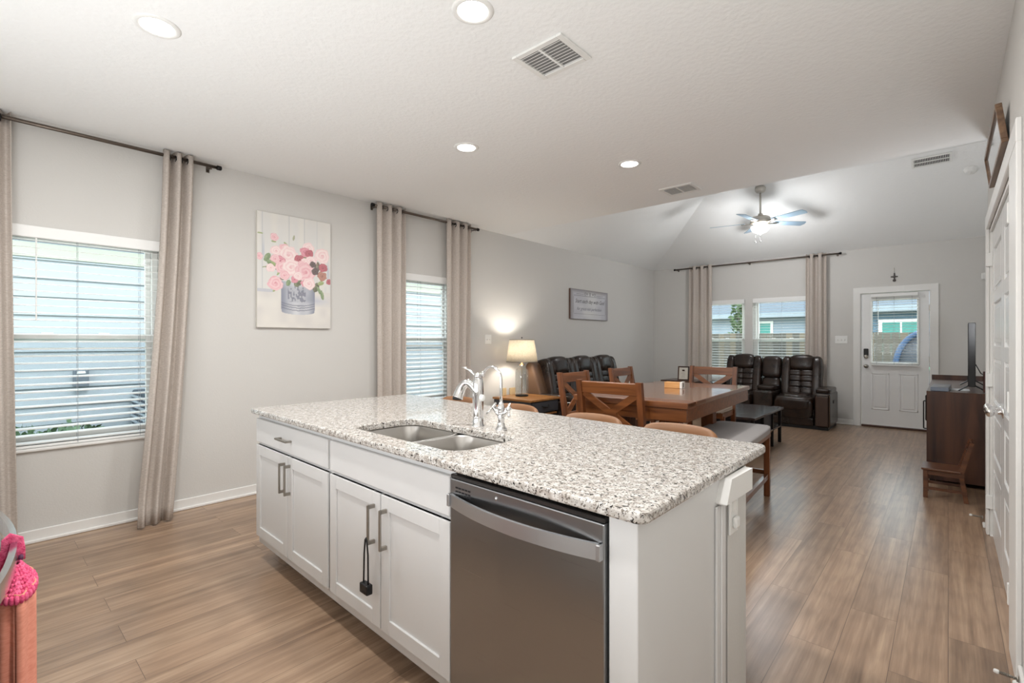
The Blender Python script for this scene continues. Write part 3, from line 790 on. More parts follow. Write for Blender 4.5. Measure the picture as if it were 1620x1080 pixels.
# dishwasher
W_ = uC-uB
p = IT(uB, 0, 0)
dw = thing('dishwasher', 'stainless steel dishwasher with a bowed bar handle under the granite', 'dishwasher', (p.x, p.y, 0), ISL)
def dwmat():
    m = mat('steel_brushed_front', (162, 164, 166), 0.3, 1.0); nt = m.node_tree; N = nt.nodes; Lk = nt.links; b = N['Principled BSDF']
    tc = N.new('ShaderNodeTexCoord'); mp = N.new('ShaderNodeMapping'); mp.inputs['Scale'].default_value = (2.5, 2.5, 900)
    n = N.new('ShaderNodeTexNoise'); n.inputs['Scale'].default_value = 1.0; n.inputs['Detail'].default_value = 2
    Lk.new(tc.outputs['Object'], mp.inputs[0]); Lk.new(mp.outputs[0], n.inputs[0])
    r_ = N.new('ShaderNodeMapRange'); r_.inputs[3].default_value = 0.24; r_.inputs[4].default_value = 0.36; Lk.new(n.outputs['Fac'], r_.inputs[0]); Lk.new(r_.outputs[0], b.inputs['Roughness'])
    b.inputs['Anisotropic'].default_value = 0.85; b.inputs['Anisotropic Rotation'].default_value = 0.0
    mw = N.new('ShaderNodeMapping'); mw.inputs['Scale'].default_value = (7, 0.0, 0.35); nw = N.new('ShaderNodeTexNoise'); nw.inputs['Scale'].default_value = 1; nw.inputs['Detail'].default_value = 1.5
    Lk.new(tc.outputs['Object'], mw.inputs[0]); Lk.new(mw.outputs[0], nw.inputs[0])
    bw = N.new('ShaderNodeBump'); bw.inputs['Strength'].default_value = 1.0; bw.inputs['Distance'].default_value = 0.006      # sheet metal is never quite flat
    Lk.new(nw.outputs['Fac'], bw.inputs['Height']); Lk.new(bw.outputs[0], b.inputs['Normal'])
    tg = N.new('ShaderNodeTangent'); tg.direction_type = 'UV_MAP'; tg.uv_map = 'UVMap'; Lk.new(tg.outputs[0], b.inputs['Tangent'])
    return m
M_dwf = dwmat()
bm = NB(); box(bm, 0.004, W_-0.004, 0.02, 0.54, 0.10, 0.866); box(bm, 0.0, W_, 0.10, 0.54, 0.0, 0.10); obj('tub_housing', bm, M_black, dw)
bm = NB(); box(bm, 0.006, W_-0.006, -0.012, 0.02, 0.115, 0.855, r=0.004)
uvl = bm.loops.layers.uv.new('UVMap')
for f in bm.faces:
    for l in f.loops: l[uvl].uv = (l.vert.co.x+l.vert.co.y, l.vert.co.z)
obj('door_panel', bm, M_dwf, dw)
bm = NB(); box(bm, 0.006, W_-0.006, -0.010, 0.02, 0.8555, 0.868, r=0.002, seg=1); obj('control_strip', bm, mat('control_black', (48, 46, 45), 0.25), dw)
bm = NB()
n_ = 24
for i in range(n_):      # bowed bar handle
    def pt(s):
        return (0.012+(W_-0.024)*s, -0.020-0.043*math.sin(PI*s)**0.8 if 0 < s < 1 else -0.020)
    a = pt(i/n_); b_ = pt((i+1)/n_)
    poly = [a, b_, (b_[0], b_[1]+0.010), (a[0], a[1]+0.010)]
    prism(bm, poly, 0.765, 0.806, 'z')
bmesh.ops.remove_doubles(bm, verts=bm.verts[:], dist=1e-5)
box(bm, 0.008, 0.020, -0.030, -0.010, 0.765, 0.806, r=0.002, seg=1); box(bm, W_-0.020, W_-0.008, -0.030, -0.010, 0.765, 0.806, r=0.002, seg=1)
obj('bar_handle', bm, M_dw_bar, dw)
bm = NB()
for r_ in range(3):
    for c in range(5): box(bm, 0.035+c*0.0155, 0.046+c*0.0155, -0.0135, -0.0115, 0.826-r_*0.012, 0.831-r_*0.012)
obj('vent_slots', bm, M_black, dw)
bm = NB(); lathe(bm, [(0, 0), (0.006, 0), (0.006, 0.002), (0, 0.003)], 16, T(0.225, -0.012, 0.833) @ RX(90)); obj('indicator_light', bm, M_chrome, dw)

# end panel, drywall knee wall, bracket, outlet
p = IT(uC, 0, 0)
ep = thing('island_end_panel', 'plain white panel closing the right end of the island', 'panel', (p.x, p.y, 0), ISL)
bm = NB(); box(bm, 0, 0.08, 0.0, 0.512, 0, 0.883, r=0.002, seg=1); obj('board', bm, M_cab, ep)
bm = NB(); box(bm, 0.08, 0.088, 0.468, 0.512, 0, 0.80, r=0.003, seg=1); box(bm, 0.086, 0.092, 0.498, 0.533, 0, 0.80, r=0.003, seg=1); obj('corner_batten', bm, M_cab, ep)
p0 = IT(0.0, 0.55, 0)
kw = thing('island_knee_wall', 'textured half wall behind the island cabinets under the worktop overhang', 'half wall', (p0.x, p0.y, 0), ISL)
bm = NB(); box(bm, uL, 0.01, 0.0, 0.17, 0, 0.883); obj('drywall', bm, M_wall, kw)
bm = NB(); box(bm, uL, 0.024, 0.17, 0.184, 0, 0.083, r=0.003, seg=1); box(bm, 0.01, 0.024, -0.03, 0.184, 0, 0.083, r=0.003, seg=1); box(bm, 0.01, 0.036, -0.03, 0.184, 0, 0.018, r=0.003, seg=1); obj('baseboard', bm, M_trim, kw)
bm = NB()
prism(bm, [(-0.075, 0.812), (-0.035, 0.883), (0.155, 0.883), (0.155, 0.812)], -0.01, 0.036, 'x')
box(bm, -0.003, 0.030, -0.068, 0.15, 0.806, 0.812, r=0.001, seg=1)
obj('support_bracket', bm, M_trim, kw)
pp = IT(0.012, 0.55, 0)
ot = thing('power_outlet', 'white outlet plate with a plug on the end of the island half wall', 'outlet', (pp.x, pp.y, 0.752), ISL)
bm = NB(); box(bm, -0.0015, 0.006, 0.0, 0.072, -0.06, 0.056, r=0.003); obj('cover_plate', bm, M_plastic, ot)
bm = NB(); box(bm, 0.005, 0.009, 0.018, 0.053, 0.01, 0.045, r=0.004); obj('socket', bm, M_trim, ot)
bm = NB(); box(bm, 0.005, 0.020, 0.017, 0.055, -0.042, -0.004, r=0.008); obj('plug', bm, M_plastic, ot)

# ------------------------------------------------------------------ range at the left edge with its towel
rg = thing('kitchen_range', 'stainless steel range at the lower left edge with a bowed oven handle', 'range', (-1.735, -0.018, 0))
bm = NB(); box(bm, -0.378, 0.378, -0.62, 0.0, 0.06, 0.90, r=0.004, seg=1); box(bm, -0.35, 0.35, -0.6, -0.06, 0, 0.06); obj('body', bm, M_steel, rg)
bm = NB(); box(bm, -0.37, 0.37, 0.0, 0.018, 0.14, 0.845, r=0.006); obj('oven_door', bm, M_steel, rg)
bm = NB(); box(bm, -0.27, 0.27, 0.0175, 0.02, 0.30, 0.66, r=0.001, seg=1); obj('oven_window', bm, M_rubber, rg)
bm = NB(); box(bm, -0.378, 0.378, -0.62, -0.02, 0.90, 0.915, r=0.004, seg=1); obj('cooktop', bm, M_rubber, rg)
bm = NB(); box(bm, -0.378, 0.378, -0.02, 0.02, 0.85, 0.945, r=0.008); obj('control_panel', bm, M_steel, rg)
for kx in (-0.3, -0.17, 0.0, 0.17, 0.3):
    bm = NB(); lathe(bm, [(0, 0), (0.026, 0), (0.026, 0.006), (0.021, 0.01), (0.019, 0.034), (0.016, 0.038), (0, 0.039)], 24, T(kx, 0.019, 0.90) @ RX(-90)); obj('control_knob', bm, M_dw_bar, rg)
bm = NB(); n_ = 24
def hp(s): return (-0.37+0.74*s, 0.048+0.045*math.sin(PI*s)**0.8 if 0 < s < 1 else 0.048)
for i in range(n_):
    a = hp(i/n_); b_ = hp((i+1)/n_)
    prism(bm, [a, b_, (b_[0], b_[1]-0.012), (a[0], a[1]-0.012)], 0.792, 0.832, 'z')
bmesh.ops.remove_doubles(bm, verts=bm.verts[:], dist=1e-5)
box(bm, -0.372, -0.355, 0.016, 0.05, 0.797, 0.827, r=0.003); box(bm, 0.355, 0.372, 0.016, 0.05, 0.797, 0.827, r=0.003)
obj('oven_handle', bm, mat('steel_oven_handle', (205, 208, 212), 0.18, 1.0), rg)

def base_run(x0, x1, n, label):  # unseen units added so the dishwasher front has something to reflect
    t = thing('unseen_base_cabinet', label, 'cabinet', (x0, -0.05, 0))
    W_ = x1-x0
    bm = NB(); box(bm, 0, W_, -0.64, -0.002, 0.105, 0.87); box(bm, 0, W_, -0.64, -0.08, 0, 0.105); obj('carcass', bm, M_cab, t)
    for i in range(n):
        a_ = W_*i/n+0.004; b_ = W_*(i+1)/n-0.004
        bm = NB(); shaker(bm, -b_, -a_, 0.125, 0.68, y=0.0)
        bm.transform(RZ(180)); d = obj('door', bm, M_cab, t)
        bm = NB(); pull(bm, -(b_-0.05), 0.48, 0.64); bm.transform(RZ(180)); obj('pull_handle', bm, M_nickel, d)
        bm = NB(); box(bm, a_, b_, 0, 0.02, 0.70, 0.855, r=0.003, seg=1); obj('drawer', bm, M_cab, t)
    return t
base_run(-1.345, 0.17, 3, 'unseen white shaker base cabinets right of the range, added for the dishwasher to reflect')
base_run(-4.19, -2.13, 4, 'unseen white shaker base cabinets left of the range, added for the dishwasher to reflect')
for a_, b_, l_ in ((-1.35, 0.17, 'unseen granite worktop right of the range, added with the reflected cabinets'), (-4.20, -2.12, 'unseen granite worktop left of the range, added with the reflected cabinets')):  # unseen tops added with the cabinets for the reflection
    bm = NB(); box(bm, a_, b_, -0.70, -0.03, 0.87, 0.90, r=0.004, seg=1); obj('countertop', bm, M_granite, label=l_, cat='countertop')

tw = thing('hanging_towel', 'peach kitchen towel with a pink crocheted top hanging from the oven handle', 'towel', (-1.66, 0.0, 0.80))
def sheet(bm, rows, th_=0.006, smooth=True):
    n = len(rows[0]); G = [[bm.verts.new(p) for p in r_] for r_ in rows]
    for j in range(len(rows)-1):
        for i in range(n-1):
            f = bm.faces.new((G[j][i], G[j][i+1], G[j+1][i+1], G[j+1][i])); f.smooth = smooth
HB = 0.066      # the bar's distance from the wall side
bm = NB()
tube(bm, [(0, HB-0.020, -0.045), (0, HB-0.019, 0.0), (0, HB-0.015, 0.030), (0, HB-0.002, 0.043), (0, HB+0.006, 0.036), (0, HB+0.008, 0.012), (0, HB+0.007, -0.014)], [0.014, 0.013, 0.012, 0.012, 0.012, 0.013, 0.014], 12, flat=0.34)
obj('strap', bm, M_crochet, tw)
bm = NB(); pillow(bm, 0.004, HB+0.013, -0.008, 0.008, 0.005, 0.008, 2.0, cuts=4); obj('button', bm, mat('button_purple', (92, 48, 78), 0.3), tw)
def towel_sec(z, hw_, dd, ph, c=HB, wv=0.10):
    pts = []
    for i in range(73):
        an = 2*PI*i/72
        w1 = 1+wv*math.sin(an*7+ph)
        pts.append((0.02+math.cos(an)*hw_*w1, c+math.sin(an)*dd*w1, z))
    return pts
bm = NB(); sheet(bm, [towel_sec(-0.012-0.0055*k_, 0.022+0.0108*k_, 0.012+0.0030*k_, 0.2*k_, wv=0.06) for k_ in range(9)])
for j in range(7):        # rows of crocheted knots
    n = 16+j*4; hx, hy, zz = 0.026+0.0122*j, 0.0125+0.0036*j, -0.016-0.0062*j
    for i in range(n):
        an = 2*PI*(i+0.5*(j % 2))/n; pillow(bm, 0.02+math.cos(an)*hx, HB+math.sin(an)*hy, zz, 0.006, 0.0035, 0.005, 2.2, cuts=2)
yk = obj('crochet_yoke', bm, M_crochet, tw)
bm = NB()
for i in range(30):
    an = 2*PI*i/30; pillow(bm, 0.02+math.cos(an)*0.114, HB+math.sin(an)*0.037, -0.060, 0.009, 0.005, 0.010, 2.2, cuts=3)
obj('scalloped_edge', bm, M_crochet, tw)
bm = NB(); sheet(bm, [towel_sec(-0.050-0.047*k_, 0.104+0.001*k_, 0.0325+0.0003*k_, 0.12*k_) for k_ in range(10)])
yk = obj('towel_cloth', bm, M_towel, tw); md = yk.modifiers.new('t', 'SOLIDIFY'); md.thickness = 0.003

# ------------------------------------------------------------------ recessed lights
def can_light(x, y, label, z=CH):
    t = thing('recessed_light', label, 'ceiling light', (x, y, z), group='recessed ceiling lights')
    bm = NB(); lathe(bm, [(0.066, -0.0035), (0.072, -0.007), (0.085, -0.006), (0.092, -0.001), (0.092, 0.0)], 40); obj('trim_ring', bm, M_plastic, t)
    bm = NB(); lathe(bm, [(0, -0.0045), (0.067, -0.004), (0.067, -0.001)], 36); obj('lens', bm, M_lens, t)
    ld = bpy.data.lights.new('recessed_light_bulb', 'AREA'); ld.shape = 'DISK'; ld.size = 0.13; ld.energy = L_DOWN; ld.color = (1.0, 0.99, 0.97)
    lo = bpy.data.objects.new('bulb', ld); C.collection.objects.link(lo); lo.parent = t; lo.location = (0, 0, -0.012)
    return t
can_light(-2.68, 0.565, 'recessed ceiling light at the top left of the photo, above the wide window side')
can_light(-1.535, 1.454, 'large recessed ceiling light at the top edge of the photo left of the square vent')
can_light(-2.65, 2.445, 'small recessed ceiling light above the faucet and narrow blind')
can_light(-1.915, 3.552, 'small recessed ceiling light over the dining table')
can_light(-0.45, 0.55, 'unseen recessed ceiling light above the camera, added to brighten the room')  # extra downlight added for brightness, out of view

def vent(x, y, w_, h_, label, M=None, rows=2, louv=9, deep=False, thick=0.012):
    t = thing('ceiling_vent', label, 'vent', (x, y, CH))
    bm = NB(); e = 0.03 if not deep else 0.022
    z0, z1 = -thick, 0.0
    box(bm, -w_/2, -w_/2+e, -h_/2, h_/2, z0, z1, r=0.002, seg=1); box(bm, w_/2-e, w_/2, -h_/2, h_/2, z0, z1, r=0.002, seg=1)
    box(bm, -w_/2+e, w_/2-e, -h_/2, -h_/2+e, z0, z1, r=0.002, seg=1); box(bm, -w_/2+e, w_/2-e, h_/2-e, h_/2, z0, z1, r=0.002, seg=1)
    if deep: box(bm, -w_/2+e, w_/2-e, -0.005, 0.005, z0, z1)
    else: box(bm, -0.006, 0.006, -h_/2+e, h_/2-e, z0, z1)
    obj('frame', bm, M_plastic, t)
    bm = NB(); box(bm, -w_/2+e, w_/2-e, -h_/2+e, h_/2-e, -0.002, -0.0005); obj('duct_opening', bm, mat('vent_duct_grey', (60, 60, 60) if deep else (150, 148, 145), 0.8), t)
    bm = NB()
    if deep:
        n = 22
        for i in range(n):
            xx = -w_/2+e+(w_-2*e)*(i+0.5)/n; box(bm, xx-0.0025, xx+0.0025, -h_/2+e, h_/2-e, -0.01, -0.001)
    else:
        for i in range(louv):
            yy = -h_/2+e+(h_-2*e)*(i+0.5)/louv
            box(bm, -w_/2+e, w_/2-e, -0.008, 0.008, -0.0009, 0.0009, M=T(0, yy, -0.008) @ RX(35))
    obj('louvres', bm, M_plastic, t)
    return t
vent(-1.488, 1.955, 0.305, 0.262, 'large square louvred ceiling vent between the kitchen lights')
vent(-1.875, 4.455, 0.31, 0.26, 'small two-panel ceiling vent near the edge of the flat ceiling')
lv = vent(-0.15, 7.735, 0.37, 0.165, 'long slotted return vent high on the sloping living room ceiling', deep=True)
lv.location = (-0.15, 7.735, 2.745+0.5*(9.24-7.735)-0.002); lv.rotation_euler = (math.atan(-0.5), 0, 0)
sd = thing('smoke_detector', 'round white smoke detector on the sloping ceiling beside the long vent', 'smoke detector', (0.20, 7.99, 2.745+0.5*(9.24-7.99)-0.001)); sd.rotation_euler = (math.atan(-0.5), 0, 0)
bm = NB(); lathe(bm, [(0, -0.045), (0.035, -0.045), (0.052, -0.036), (0.06, -0.014), (0.068, -0.012), (0.068, 0)], 32); obj('housing', bm, M_plastic, sd)
bm = NB(); lathe(bm, [(0.0, -0.048), (0.012, -0.047), (0.012, -0.044)], 16); obj('test_button', bm, M_trim, sd)
ms = thing('motion_sensor', 'small white sensor box high in the far right corner', 'sensor', (0.37, BW-0.001, 2.20))
bm = NB(); box(bm, -0.035, 0.035, -0.045, 0, -0.045, 0.045, r=0.01); obj('housing', bm, M_plastic, ms)
bm = NB(); box(bm, -0.025, 0.025, -0.048, -0.044, -0.03, 0.012, r=0.004); obj('sensor_lens', bm, M_trim, ms)

# ------------------------------------------------------------------ ceiling fan
FX, FYY, FZ = -2.03, 7.66, 2.745+0.5*(9.24-7.66)
M_fanbody = mat('fan_body_nickel', (196, 192, 184), 0.35, 0.5)
fan = thing('ceiling_fan', 'five-blade ceiling fan with a brushed nickel rod and lit glass bowl', 'ceiling fan', (FX, FYY, FZ))
bm = NB(); lathe(bm, [(0, 0.035), (0.07, 0.03), (0.072, -0.02), (0.066, -0.045), (0.045, -0.065), (0.02, -0.07), (0, -0.07)], 32); obj('canopy', bm, M_fanbody, fan)
bm = NB(); tube(bm, [(0, 0, -0.06), (0, 0, -0.40)], 0.013, 16); lathe(bm, [(0, -0.37), (0.03, -0.37), (0.034, -0.40), (0, -0.41)], 24); obj('down_rod', bm, M_fanbody, fan)
bm = NB(); lathe(bm, [(0, -0.40), (0.05, -0.40), (0.11, -0.415), (0.135, -0.44), (0.14, -0.47), (0.135, -0.50), (0.10, -0.515), (0.07, -0.52), (0.065, -0.56), (0, -0.56)], 40); obj('motor_housing', bm, M_fanbody, fan)
M_bladein = mat('fan_blade_blue_grey', (150, 176, 196), 0.3)
for i in range(5):
    a = 41.94+6+72*i
    Mr = RZ(a)
    bm = NB(); box(bm, 0.09, 0.24, -0.018, 0.018, -0.512, -0.504, r=0.003, M=Mr); box(bm, 0.20, 0.26, -0.045, 0.045, -0.506, -0.499, r=0.003, M=Mr); iron = obj('blade_iron', bm, M_nickel, fan)
    bm = NB(); poly = rounded([(0.20, -0.052), (0.67, -0.066), (0.69, 0.0), (0.67, 0.066), (0.20, 0.052)], 0.02, 4)
    prism(bm, poly, -0.003, 0.003, 'z', M=Mr @ T(0, 0, -0.496) @ RX(-12)); obj('blade', bm, M_bladein, fan)
bm = NB(); lathe(bm, [(0.125, -0.555), (0.125, -0.565), (0.115, -0.60), (0.085, -0.635), (0.04, -0.652), (0, -0.655)], 40); lathe(bm, [(0.0, -0.553), (0.125, -0.555)], 40); obj('light_bowl', bm, M_bowl, fan)
bm = NB(); lathe(bm, [(0, -0.655), (0.012, -0.656), (0.01, -0.675), (0, -0.68)], 16); obj('finial', bm, M_nickel, fan)
for sx in (-0.03, 0.035):
    bm = NB(); tube(bm, [(sx, -0.05, -0.56), (sx, -0.13, -0.60), (sx, -0.135, -0.79)], 0.0025, 6); pillow(bm, sx, -0.135, -0.80, 0.008, 0.008, 0.014, 2.2, cuts=4); obj('pull_chain', bm, M_plastic, fan)
ld = bpy.data.lights.new('fan_bulb', 'POINT'); ld.energy = L_FAN; ld.shadow_soft_size = 0.14; ld.color = (0.97, 0.98, 1.0)
lo = bpy.data.objects.new('fan_bulb', ld); C.collection.objects.link(lo); lo.parent = fan; lo.location = (0, 0, -0.535)
lo.location = (0, 0, -0.70)

# ------------------------------------------------------------------ flower canvas (a flat print, painted into its own mesh)
def rgb(c): return tuple(v/255 for v in c)
def canvas_obj(name, w_, h_, nx, ny, func, parent, M, depth=0.0):
    me = bpy.data.meshes.new(name)
    vs = []; cols = []
    for j in range(ny+1):
        for i in range(nx+1):
            vs.append((i/nx*w_, 0, j/ny*h_)); cols.append(func(i/nx, j/ny))
    fs = [(j*(nx+1)+i, j*(nx+1)+i+1, (j+1)*(nx+1)+i+1, (j+1)*(nx+1)+i) for j in range(ny) for i in range(nx)]
    me.from_pydata(vs, [], fs)
    ca = me.color_attributes.new('print', 'FLOAT_COLOR', 'POINT')
    for k_, c in enumerate(cols): ca.data[k_].color = lin([v*255 for v in c[:3]])
    me.update()
    m = bpy.data.materials.new(name+'_ink'); m.use_nodes = True; b = m.node_tree.nodes['Principled BSDF']; b.inputs['Roughness'].default_value = 0.6
    at = m.node_tree.nodes.new('ShaderNodeVertexColor'); at.layer_name = 'print'; m.node_tree.links.new(at.outputs[0], b.inputs['Base Color'])
    me.materials.append(m)
    o = bpy.data.objects.new(name, me); C.collection.objects.link(o); o.parent = parent; o.matrix_local = M
    return o
def mixc(a, b, f):
    f = max(0.0, min(1.0, f)); return tuple(a[i]+(b[i]-a[i])*f for i in range(3))
def vnoise(x, y, s=0):
    xi, yi = math.floor(x), math.floor(y); fx, fy = x-xi, y-yi
    def h(a, b): return (math.sin(a*127.1+b*311.7+s*74.7)*43758.5453) % 1.0
    fx = fx*fx*(3-2*fx); fy = fy*fy*(3-2*fy)
    return (h(xi, yi)*(1-fx)+h(xi+1, yi)*fx)*(1-fy)+(h(xi, yi+1)*(1-fx)+h(xi+1, yi+1)*fx)*fy
# roses in canvas coordinates (u right 0..1, v up 0..1.5), radius, tone
A = 1.5
def cv(px, py): return ((px-38)/892.0, None)
ROSES = []
def rose(px, py, r_, tone): ROSES.append(((px-40)/890.0, 1.5-((py+185)/1430.0)*1.5, r_/890.0, tone))
P1, P2, P3, P4 = (246, 214, 214), (240, 190, 196), (228, 150, 162), (196, 110, 120)
for a in [(640, 190, 70, 0), (230, 110, 45, 1), (350, 240, 60, 1), (250, 280, 60, 0), (400, 310, 105, 0), (600, 250, 60, 2), (655, 265, 50, 3), (820, 270, 95, 0), (530, 360, 60, 3), (680, 360, 70, 0),
          (300, 400, 60, 2), (590, 365, 35, 0), (240, 380, 50, 1), (330, 480, 80, 1), (430, 470, 100, 0), (350, 580, 55, 1), (560, 420, 50, 1), (830, 430, 55, 3), (605, 510, 118, 1), (470, 620, 45, 2), (510, 570, 50, 0),
          (590, 660, 45, 2), (650, 660, 75, 0), (245, 690, 85, 1), (60, 370, 45, 1), (190, 500, 50, 0), (910, 610, 35, 3), (730, 490, 45, 4), (820, 540, 60, 5), (700, 400, 40, 4)]: rose(*a)
LEAF = []
def leaf(px, py, a, b_, ang, c): LEAF.append(((px-40)/890.0, 1.5-((py+185)/1430.0)*1.5, a/890.0, b_/890.0, R(ang), c))
G1, G2, G3 = (98, 124, 84), (140, 158, 96), (74, 78, 56)
for a in [(150, 375, 55, 32, 60, G1), (185, 430, 42, 30, 0, G1), (240, 450, 50, 30, -40, G2), (235, 490, 30, 16, -40, G3), (375, 195, 50, 16, -50, G2), (580, 310, 45, 22, 0, (110, 120, 80)), (760, 420, 60, 30, 90, (96, 74, 68)), (745, 460, 50, 36, 60, (84, 72, 72)),
          (510, 660, 60, 40, 50, G3), (395, 670, 40, 26, 70, G1), (740, 700, 62, 36, 70, (64, 62, 48)), (800, 640, 42, 26, 20, G2), (780, 740, 60, 20, -60, G1), (820, 800, 60, 22, -80, G1), (325, 620, 30, 20, 0, G3), (460, 85, 36, 12, 80, (150, 150, 120)), (70, 85, 35, 8, 0, G2),
          (225, 165, 30, 12, 0, G2), (235, 775, 30, 12, 40, G2), (130, 495, 40, 7, 10, (130, 140, 100)), (285, 545, 45, 12, 60, G2), (700, 340, 30, 14, 60, G3)]: leaf(*a)
def paint(u, v):
    V = v*A; nz = vnoise(u*60, V*60, 3); n2 = vnoise(u*9, V*9, 5)
    c = (225, 222, 214)
    # back wall planks, blue-grey shade to the sides
    c = mixc(c, (206, 208, 212), 0.5*vnoise(u*14, V*1.6, 2))
    c = mixc(c, (150, 162, 186), 0.75*max(0, vnoise(u*26, V*4, 9)-0.55)*2*max(0, 1-abs(V-0.85)/0.45)*(1 if (u > 0.86 or u < 0.14) else 0.3))
    for px in (0.06, 0.41, 0.62, 0.8):
        if abs(u-px) < 0.005: c = mixc(c, (170, 174, 178), 0.5)
    if V < 0.50+0.01*u: # table top
        c = mixc((226, 222, 214), (210, 206, 202), n2)
        if u > 0.62 and V > 0.25: c = mixc(c, (164, 172, 198), 0.6*max(0, 1-abs(u-0.8)/0.25)*max(0, 1-abs(V-0.38)/0.09))
        if u < 0.2 and V > 0.46: c = mixc(c, (150, 160, 188), 0.4)
    # metal bucket
    bt, bb = 0.62, 0.20
    if bb-0.06 < V < bt:
        cx = 0.535; hw2 = 0.235-0.02*max(0, (0.30-V)/0.2); dv = (u-cx)/hw2
        edge = V > bb+0.035*(-1)*(1-min(1, dv*dv))**0.5*1.2+0.02
        if abs(dv) < 1 and edge:
            c = mixc((214, 216, 220), (120, 126, 146), abs(dv)**2*0.6+0.5*vnoise(u*12, V*10, 7))
            if 0.35 < V < 0.56 and -0.6 < dv < 0.45: c = mixc(c, (96, 100, 118), 0.75 if vnoise(u*55, V*40, 11) > 0.5 else 0.1)
            for q in (0.30, 0.27, 0.235):
                if abs(V-q-0.04*dv*dv) < 0.006: c = mixc(c, (88, 92, 108), 0.7)
    for (lu, lv, a, b_, an, col) in LEAF:
        du, dv = u-lu, V-lv; x = (du*math.cos(an)+dv*math.sin(an))/a; y = (-du*math.sin(an)+dv*math.cos(an))/b_
        q = x*x+y*y+0.35*(nz-0.5)
        if q < 1: c = mixc(col, (180, 190, 150), 0.35*nz+0.2*(y > 0))
    for (ru, rv, rr_, tone) in ROSES:
        du, dv = u-ru, V-rv; d = math.hypot(du, dv*1.08); an = math.atan2(dv, du)
        lim = rr_*(1.04+0.05*math.sin(an*5+ru*40)+0.05*math.sin(an*3+rv*60)+0.22*(vnoise(u*34, V*34, 8)-0.5))
        if d < lim:
            f = d/lim; base = [(248, 226, 224), (242, 200, 204), (226, 150, 164), (190, 96, 108), (96, 78, 78), (184, 128, 112)][tone]; dk = [(232, 178, 184), (222, 142, 156), (190, 96, 118), (140, 64, 76), (60, 50, 52), (140, 88, 78)][tone]
            sw = math.sin(f*15+an*1.0+ru*20)
            c = mixc(base, dk, 0.30+0.34*sw-0.30*f+0.35*(nz-0.5)+(0.55 if f < 0.2 else 0))
            if f > 0.9: c = mixc(c, dk, 0.35)
    return rgb(mixc(c, (224, 221, 216), 0.2))
pt_ = thing('flower_canvas', 'unframed canvas print of pink roses in a grey metal bucket on the left wall', 'wall art', (LW, 1.635, 1.432))
bm = NB(); box(bm, 0.0, 0.030, 0, 0.667, 0, 1.006, r=0.002, seg=1); obj('stretcher_frame', bm, mat('canvas_edge', (216, 212, 204), 0.8), pt_)
canvas_obj('printed_canvas', 0.663, 1.002, 170, 255, paint, pt_, T(0.0306, 0.002, 0.002) @ RZ(90))

# wall sign in the living room with its wording
def signp(u, v):
    c = mixc((200, 200, 208), (226, 226, 224), 1-min(1, abs(u-0.5)*1.6))
    e = min(u, 1-u, (1-v)*0.6, v*0.6+0.1)
    c = mixc(c, (120, 112, 110), max(0, 0.09-e)*8)
    c = mixc(c, (158, 158, 172), 0.35*vnoise(u*8, v*5, 4))
    return rgb(c)
sg = thing('inspirational_sign', 'rectangular grey canvas sign with script lettering above the brown sofa', 'wall sign', (LW, 6.28, 1.67))
bm = NB(); box(bm, 0.0, 0.03, 0, 1.12, 0, 0.48, r=0.002, seg=1); obj('panel', bm, mat('sign_edge_brown', (104, 80, 70), 0.7), sg)
canvas_obj('sign_face', 1.116, 0.476, 120, 56, signp, sg, T(0.0306, 0.002, 0.002) @ RZ(90))
M_ink = mat('sign_ink', (96, 92, 96), 0.7)
def text(s, size, loc, parent, m, rot=(R(90), 0, R(90)), shear=0.35, name='lettering', align='CENTER', ext=0.0004):
    cu = bpy.data.curves.new(name, 'FONT'); cu.body = s; cu.size = size; cu.extrude = ext; cu.shear = shear; cu.align_x = align; cu.align_y = 'CENTER'
    tmp = bpy.data.objects.new('tmp', cu); C.collection.objects.link(tmp)
    dg = bpy.context.evaluated_depsgraph_get(); me = bpy.data.meshes.new_from_object(tmp.evaluated_get(dg)); bpy.data.objects.remove(tmp)
    o = bpy.data.objects.new(name, me); C.collection.objects.link(o); me.materials.append(m); o.parent = parent; o.location = loc; o.rotation_euler = rot
    return o
text('Start each day with God', 0.088, (0.032, 0.56, 0.29), sg, M_ink)
text('for grace not perfection', 0.075, (0.032, 0.54, 0.17), sg, mat('sign_ink_faded', (150, 150, 160), 0.7))
bm = NB()
for a in ((0.09, 1.03, 0.375, 0.380), (0.09, 1.03, 0.085, 0.088)): box(bm, 0.031, 0.0316, a[0], a[1], a[2], a[3])
box(bm, 0.031, 0.0316, 0.075, 0.079, 0.10, 0.36); box(bm, 0.031, 0.0316, 1.041, 1.045, 0.10, 0.36)
for yy, rr_ in ((0.42, 0.022), (0.48, 0.012), (0.56, 0.026), (0.64, 0.012), (0.70, 0.022)):
    pts = [(0.0315, yy+rr_*math.cos(q*PI/6)*(1 if yy != 0.56 else 0.5), 0.415+rr_*math.sin(q*PI/6)) for q in range(13)]
    tube(bm, pts, 0.0025, 5, cap=False)
for s in (-1, 1): tube(bm, [(0.0315, 0.56+s*0.18, 0.402), (0.0315, 0.56+s*0.40, 0.405)], 0.002, 5)
obj('scroll_border', bm, M_ink, sg)

